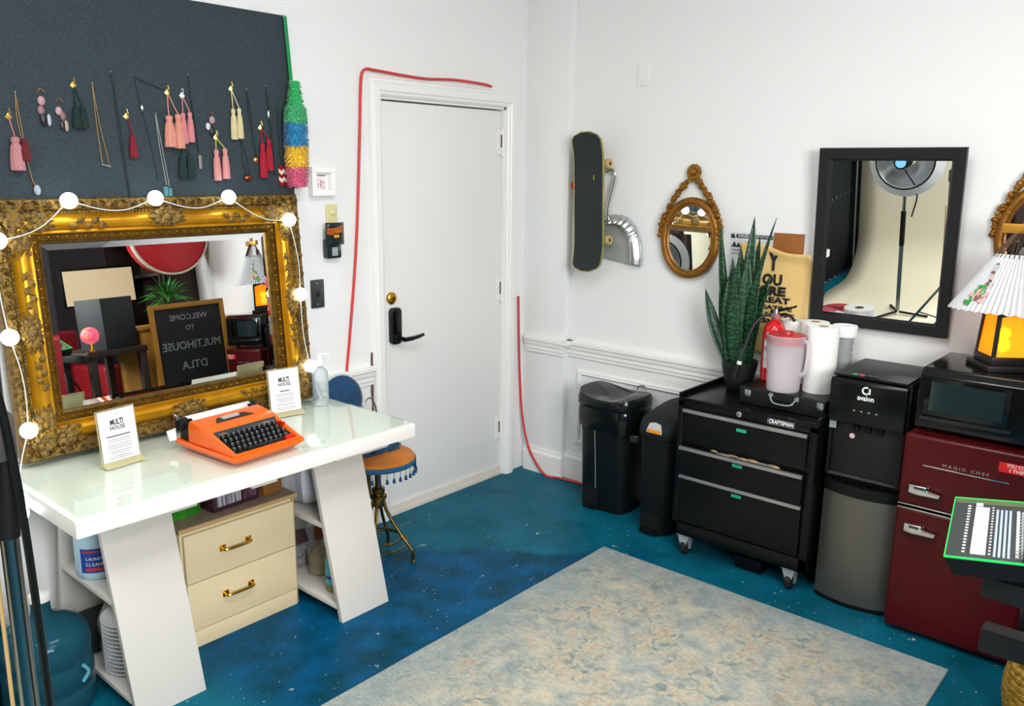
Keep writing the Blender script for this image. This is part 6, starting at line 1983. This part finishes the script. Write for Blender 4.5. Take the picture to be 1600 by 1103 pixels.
for k in range(3):
    a = math.radians(30 + 120 * k)
    MB().tube([(.016 * math.cos(a), .016 * math.sin(a), .035), (.24 * math.cos(a), .24 * math.sin(a), .020)], .010, 8).build('leg', BLACKM, t)
dm = Matrix.Rotation(PI / 2, 3, 'Y')
MB().lathe([(.05, 0), (.105, .02), (.18, .07), (.206, .12), (.214, .124), (.188, .065), (.11, .01), (.05, -.006), (.05, 0)], (.02, -.03, 1.30), 36, m=dm).build('dish', M('silver_dish', '#c9cdd0', .3, .8), t)
MB().lathe([(.222, .120), (.285, .075), (.280, .07), (.218, .115), (.222, .120)], (.02, -.03, 1.30), 48, m=dm).build('white_skirt', M('white_skirt', '#d8dad8', .7), t)
MB().lathe([(.213, .112), (.224, .112), (.226, .126), (.214, .13), (.213, .112)], (.02, -.03, 1.30), 40, m=dm).build('black_rim', BLACK, t)
MB().lathe([(0, .0), (.05, .0), (.055, .01), (.055, .12), (.05, .13), (0, .13)], (.12, -.03, 1.30), 20, m=dm).build('lamp_head', BLACK, t)
MB().lathe([(0, .131), (.04, .131), (0, .133)], (.12, -.03, 1.30), 20, m=dm).build('blue_display', M('blue_display', '#5a8fd8', .3, emit=('#6aa8ff', 1.5)), t)
MB().tube(bez([(.20, -.05, 1.24), (.10, -.12, 1.05), (.06, -.08, .85)], 6), .006, 6).build('power_cable', BLACK, t)
t = thing('dark_curtain', 'dark curtain hanging beside the paper backdrop', 'curtain', (-5.3, -1.9, 0))
MB().grid(lambda u, v: Vector((-5.25 + .05 * math.sin(u * 60), -1.25 - 1.6 * u, .02 + 2.6 * v)), 80, 4).build('cloth', M('brown_curtain', '#3a2622', .9), t, world=True, solid=.004)
t = thing('dark_curtain', 'black curtain hanging along the door wall beside the backdrop', 'curtain', (-4.3, -.075, 0))
MB().grid(lambda u, v: Vector((-5.1 + 1.65 * u, -.04 + .018 * math.sin(u * 90), .02 + 2.4 * v)), 90, 4).build('cloth', M('black_curtain', '#14181a', .9), t, world=True, solid=.004)

# chalkboard easel
ck = thing('chalkboard', 'wood framed chalkboard with a handwritten welcome', 'chalkboard', (-.56, -3.02, 0))
OW = M('honey_pine', '#b9802c', .5, var=(6, '#a06c22', .3, (1, 1, 8)))
cx0, cx1, cz0, cz1 = -.86, -.27, .40, 1.17
for nm, q in (('side_rail', (cx0, cx0 + .035, 0, cz1)), ('side_rail', (cx1 - .035, cx1, 0, cz1)), ('top_rail', (cx0 + .035, cx1 - .035, cz1 - .035, cz1)), ('bottom_rail', (cx0 + .035, cx1 - .035, cz0, cz0 + .035))):
    MB().box(q[0], q[1], -3.03, -3.005, q[2], q[3]).build(nm, OW, ck, world=True, bevel=.002)
MB().box(cx0 + .035, cx1 - .035, -3.025, -3.015, cz0 + .035, cz1 - .035).build('slate_panel', M('slate', '#15181a', .6, var=(6, '#202426', .3)), ck, world=True, smooth=0)
for x in (cx0 + .01, cx1 - .03):
    MB().tube([(x + .01, -3.042, cz1 - .05), (x + .01, -3.085, .012)], .012, 6).build('back_leg', OW, ck, world=True)
CHK = M('chalk', '#9aa09c', .9)
for s_, sz, z, wd_ in (('WELCOME', .06, 1.06, .30), ('TO', .05, .98, .07), ('MULTIHOUSE', .085, .85, .46), ('DTLA', .085, .70, .20)):
    text(s_, sz, (-.565, -3.0135, z), (-1, 0, 0), (0, 0, 1), CHK, ck, width=wd_)
# leafy plant on top of the chalkboard
pp = thing('leafy_plant', 'bushy green plant on the cabinet behind the chalkboard', 'plant', (-.60, -3.22, 1.02))
MB().lathe([(0, 0), (.06, 0), (.085, .14), (.08, .14), (0, .12)], n=20).build('pot', BLACKM, pp)
rnd = random.Random(8)
LG = M('grass_green_leaf', '#2f8a2c', .5, var=(20, '#1d5c22', .3))
for i in range(90):
    a, e = rnd.random() * 2 * PI, rnd.uniform(-.3, 1.3)
    d = Vector((math.cos(a) * math.cos(e), math.sin(a) * math.cos(e), math.sin(e)))
    b0 = Vector((0, 0, .17)) + d * rnd.uniform(.02, .08)
    L_ = rnd.uniform(.10, .19)
    side = d.cross(Vector((0, 0, 1)))
    side = side.normalized() * .011 if side.length > .05 else Vector((.011, 0, 0))
    m1 = b0 + d * L_ * .5
    tp_ = b0 + d * L_ + Vector((0, 0, -.04))
    MB().add([b0, m1 + side, tp_, m1 - side, m1 + Vector((0, 0, .006))], [(0, 1, 4), (1, 2, 4), (2, 3, 4), (3, 0, 4)]).build('leaf', LG, pp, smooth=0)
# cabinet behind the chalkboard
t = thing('oak_cabinet', 'honey coloured cabinet behind the chalkboard', 'cabinet', (-.45, -3.30, 0))
MB().box(-.90, -.03, -3.55, -3.12, .05, 1.0).build('carcass', OW, t, world=True, bevel=.004)
MB().box(-.92, -.01, -3.57, -3.10, 1.0, 1.02).build('top', OW, t, world=True, bevel=.004)
for x0, x1 in ((-.89, -.47), (-.46, -.04)):
    d = MB().box(x0, x1, -3.12, -3.10, .08, .98).build('cabinet_door', OW, t, world=True, bevel=.003)
    MB().sphere(((x0 + x1) / 2 + (.17 if x0 < -.6 else -.17), -3.09, .55), .014, 10, 8).build('knob', BRASS, d, world=True)
# table with speaker, keyboard and little lamp
t = thing('studio_table', 'dark wooden table carrying a speaker', 'table', (-1.13, -3.35, 0))
DW = M('dark_walnut', '#2e2019', .5)
MB().box(-1.34, -.92, -3.65, -2.98, .86, .90).build('table_top', DW, t, world=True, bevel=.004)
for x in (-1.33, -.98):
    for y in (-3.61, -3.04):
        MB().box(x, x + .05, y, y + .05, 0, .86).build('leg', DW, t, world=True, bevel=.003)
t = thing('studio_speaker', 'large charcoal studio monitor speaker on the dark table', 'speaker', (-1.09, -3.20, .9005), math.radians(-14))
MB().box(-.13, .13, -.14, .14, 0, .36).build('cabinet', M('speaker_charcoal', '#22272b', .6), t, bevel=.006)
for z, r in ((.13, .085), (.28, .035)):
    MB().lathe([(r, 0), (r, .006), (r * .9, .008), (r * .7, -.012), (r * .3, -.02), (0, -.012)], (.131, 0, z), 24, m=Matrix.Rotation(PI / 2, 3, 'Y')).build('driver', BLACK, t)
t = thing('mosaic_lamp', 'small round red and purple mosaic lamp on the dark table', 'lamp', (-1.285, -3.03, .9005))
MB().lathe([(0, 0), (.04, 0), (.042, .008), (.012, .02), (.010, .06), (0, .06)], n=18).build('base', BRASS, t)
MB().sphere((0, 0, .115), .06, 16, 12).build('glass_globe', M('mosaic_glow', '#b03a6a', .3, emit=('#d8486a', 1.2), var=(40, '#e0a24a', .06)), t)
# red cushion and sofa against the dark wall
t = thing('red_sofa', 'red sofa against the dark wall behind the photographer', 'sofa', (-1.42, -4.9, 0))
RS = M('red_leather', '#8c1a22', .4)
MB().box(-2.3, -.55, -5.3, -4.45, .10, .45).build('seat_base', RS, t, world=True, bevel=.04, seg=3)
MB().box(-2.3, -.55, -5.36, -5.10, .40, 1.0).build('back', RS, t, world=True, bevel=.05, seg=3)
for x in (-2.35, -.65):
    MB().box(x, x + .15, -5.3, -4.42, .10, .68).build('arm', RS, t, world=True, bevel=.04, seg=3)
t = thing('red_drum', 'round red drum raised on a pole behind the oak cabinet', 'drum', (-.33, -3.70, 1.72))
MB().cyl((0, -.05, -1.72), (0, -.05, -.25), .018).build('pole', BLACK, t)
MB().lathe([(0, 0), (.30, 0), (.32, .01), (.32, .12), (.30, .13), (0, .13)], (0, 0, 0), 36, m=Matrix.Rotation(-PI / 2, 3, 'X')).build('shell', M('drum_red', '#c01c24', .4), t)
MB().lathe([(.318, .10), (.33, .10), (.33, .135), (.315, .135)], (0, 0, 0), 36, m=Matrix.Rotation(-PI / 2, 3, 'X')).build('hoop', M('cream_hoop', '#d8d0c0', .4), t)
t = thing('lit_screen', 'large computer monitor glowing pale beside the sofa', 'monitor', (-.68, -4.2, .0))
MB().box(-.98, -.38, -4.22, -4.18, 1.20, 1.52).build('bezel', BLACK, t, world=True, bevel=.004)
MB().box(-.96, -.40, -4.1795, -4.178, 1.22, 1.50).build('screen', M('pale_screen', '#d8c6a6', .3, emit=('#e8cfa2', .5)), t, world=True, smooth=0)
MB().cyl((-.68, -4.24, 0.02), (-.68, -4.24, 1.25), .02).lathe([(0, 0), (.15, 0), (.15, .02), (0, .02)], (-.68, -4.24, 0), 24).build('floor_stand', BLACK, t, world=True)
bs = thing('tall_bookcase', 'tall dark bookcase on the mirror wall beyond the lamp', 'bookcase', (-.17, -4.35, 0))
MB().box(-.33, -.31, -4.6, -3.6, 0, 2.1).build('face_frame', DW, bs, world=True) if False else None
for y in (-4.85, -3.87):
    MB().box(-.33, -.005, y, y + .02, 0, 2.1).build('side_panel', DW, bs, world=True, bevel=.002)
for z in (.05, .5, .95, 1.4, 1.75, 2.08):
    MB().box(-.33, -.005, -4.83, -3.87, z, z + .02).build('shelf', DW, bs, world=True, bevel=.002)
MB().box(-.02, -.004, -4.83, -3.87, .07, 2.08).build('back_panel', DW, bs, world=True, smooth=0)

# big softbox behind the photographer
t = thing('softbox', 'large lit softbox on a stand behind the photographer', 'softbox', (SOFT_LOC.x, SOFT_LOC.y, 0))
SR_ = SOFT_ROT.to_matrix().to_4x4()
SM = Matrix.Translation(SOFT_LOC) @ SR_
hw_, hh_ = SOFT_W / 2 + .02, SOFT_H / 2 + .02
MB().add([SM @ Vector(p) for p in ((-hw_, -hh_, .02), (hw_, -hh_, .02), (hw_, hh_, .02), (-hw_, hh_, .02), (-.1, -.1, .45), (.1, -.1, .45), (.1, .1, .45), (-.1, .1, .45))],
         [(0, 1, 5, 4), (1, 2, 6, 5), (2, 3, 7, 6), (3, 0, 4, 7), (4, 5, 6, 7)]).build('fabric_shell', BLACKM, t, world=True, smooth=0)
MB().box(-SOFT_W / 2, SOFT_W / 2, -SOFT_H / 2, SOFT_H / 2, .012, .018, SM).build('diffuser', DIFF, t, world=True, smooth=0)
MB().cyl((0, 0, .05), (0, 0, SOFT_LOC.z - .1), .018).build('stand_pole', SPOL, t)
for k in range(3):
    a = math.radians(200 + 120 * k)
    MB().tube([(.016 * math.cos(a), .016 * math.sin(a), .4), (.36 * math.cos(a), .36 * math.sin(a), .012)], .010, 8).build('leg', SPOL, t)
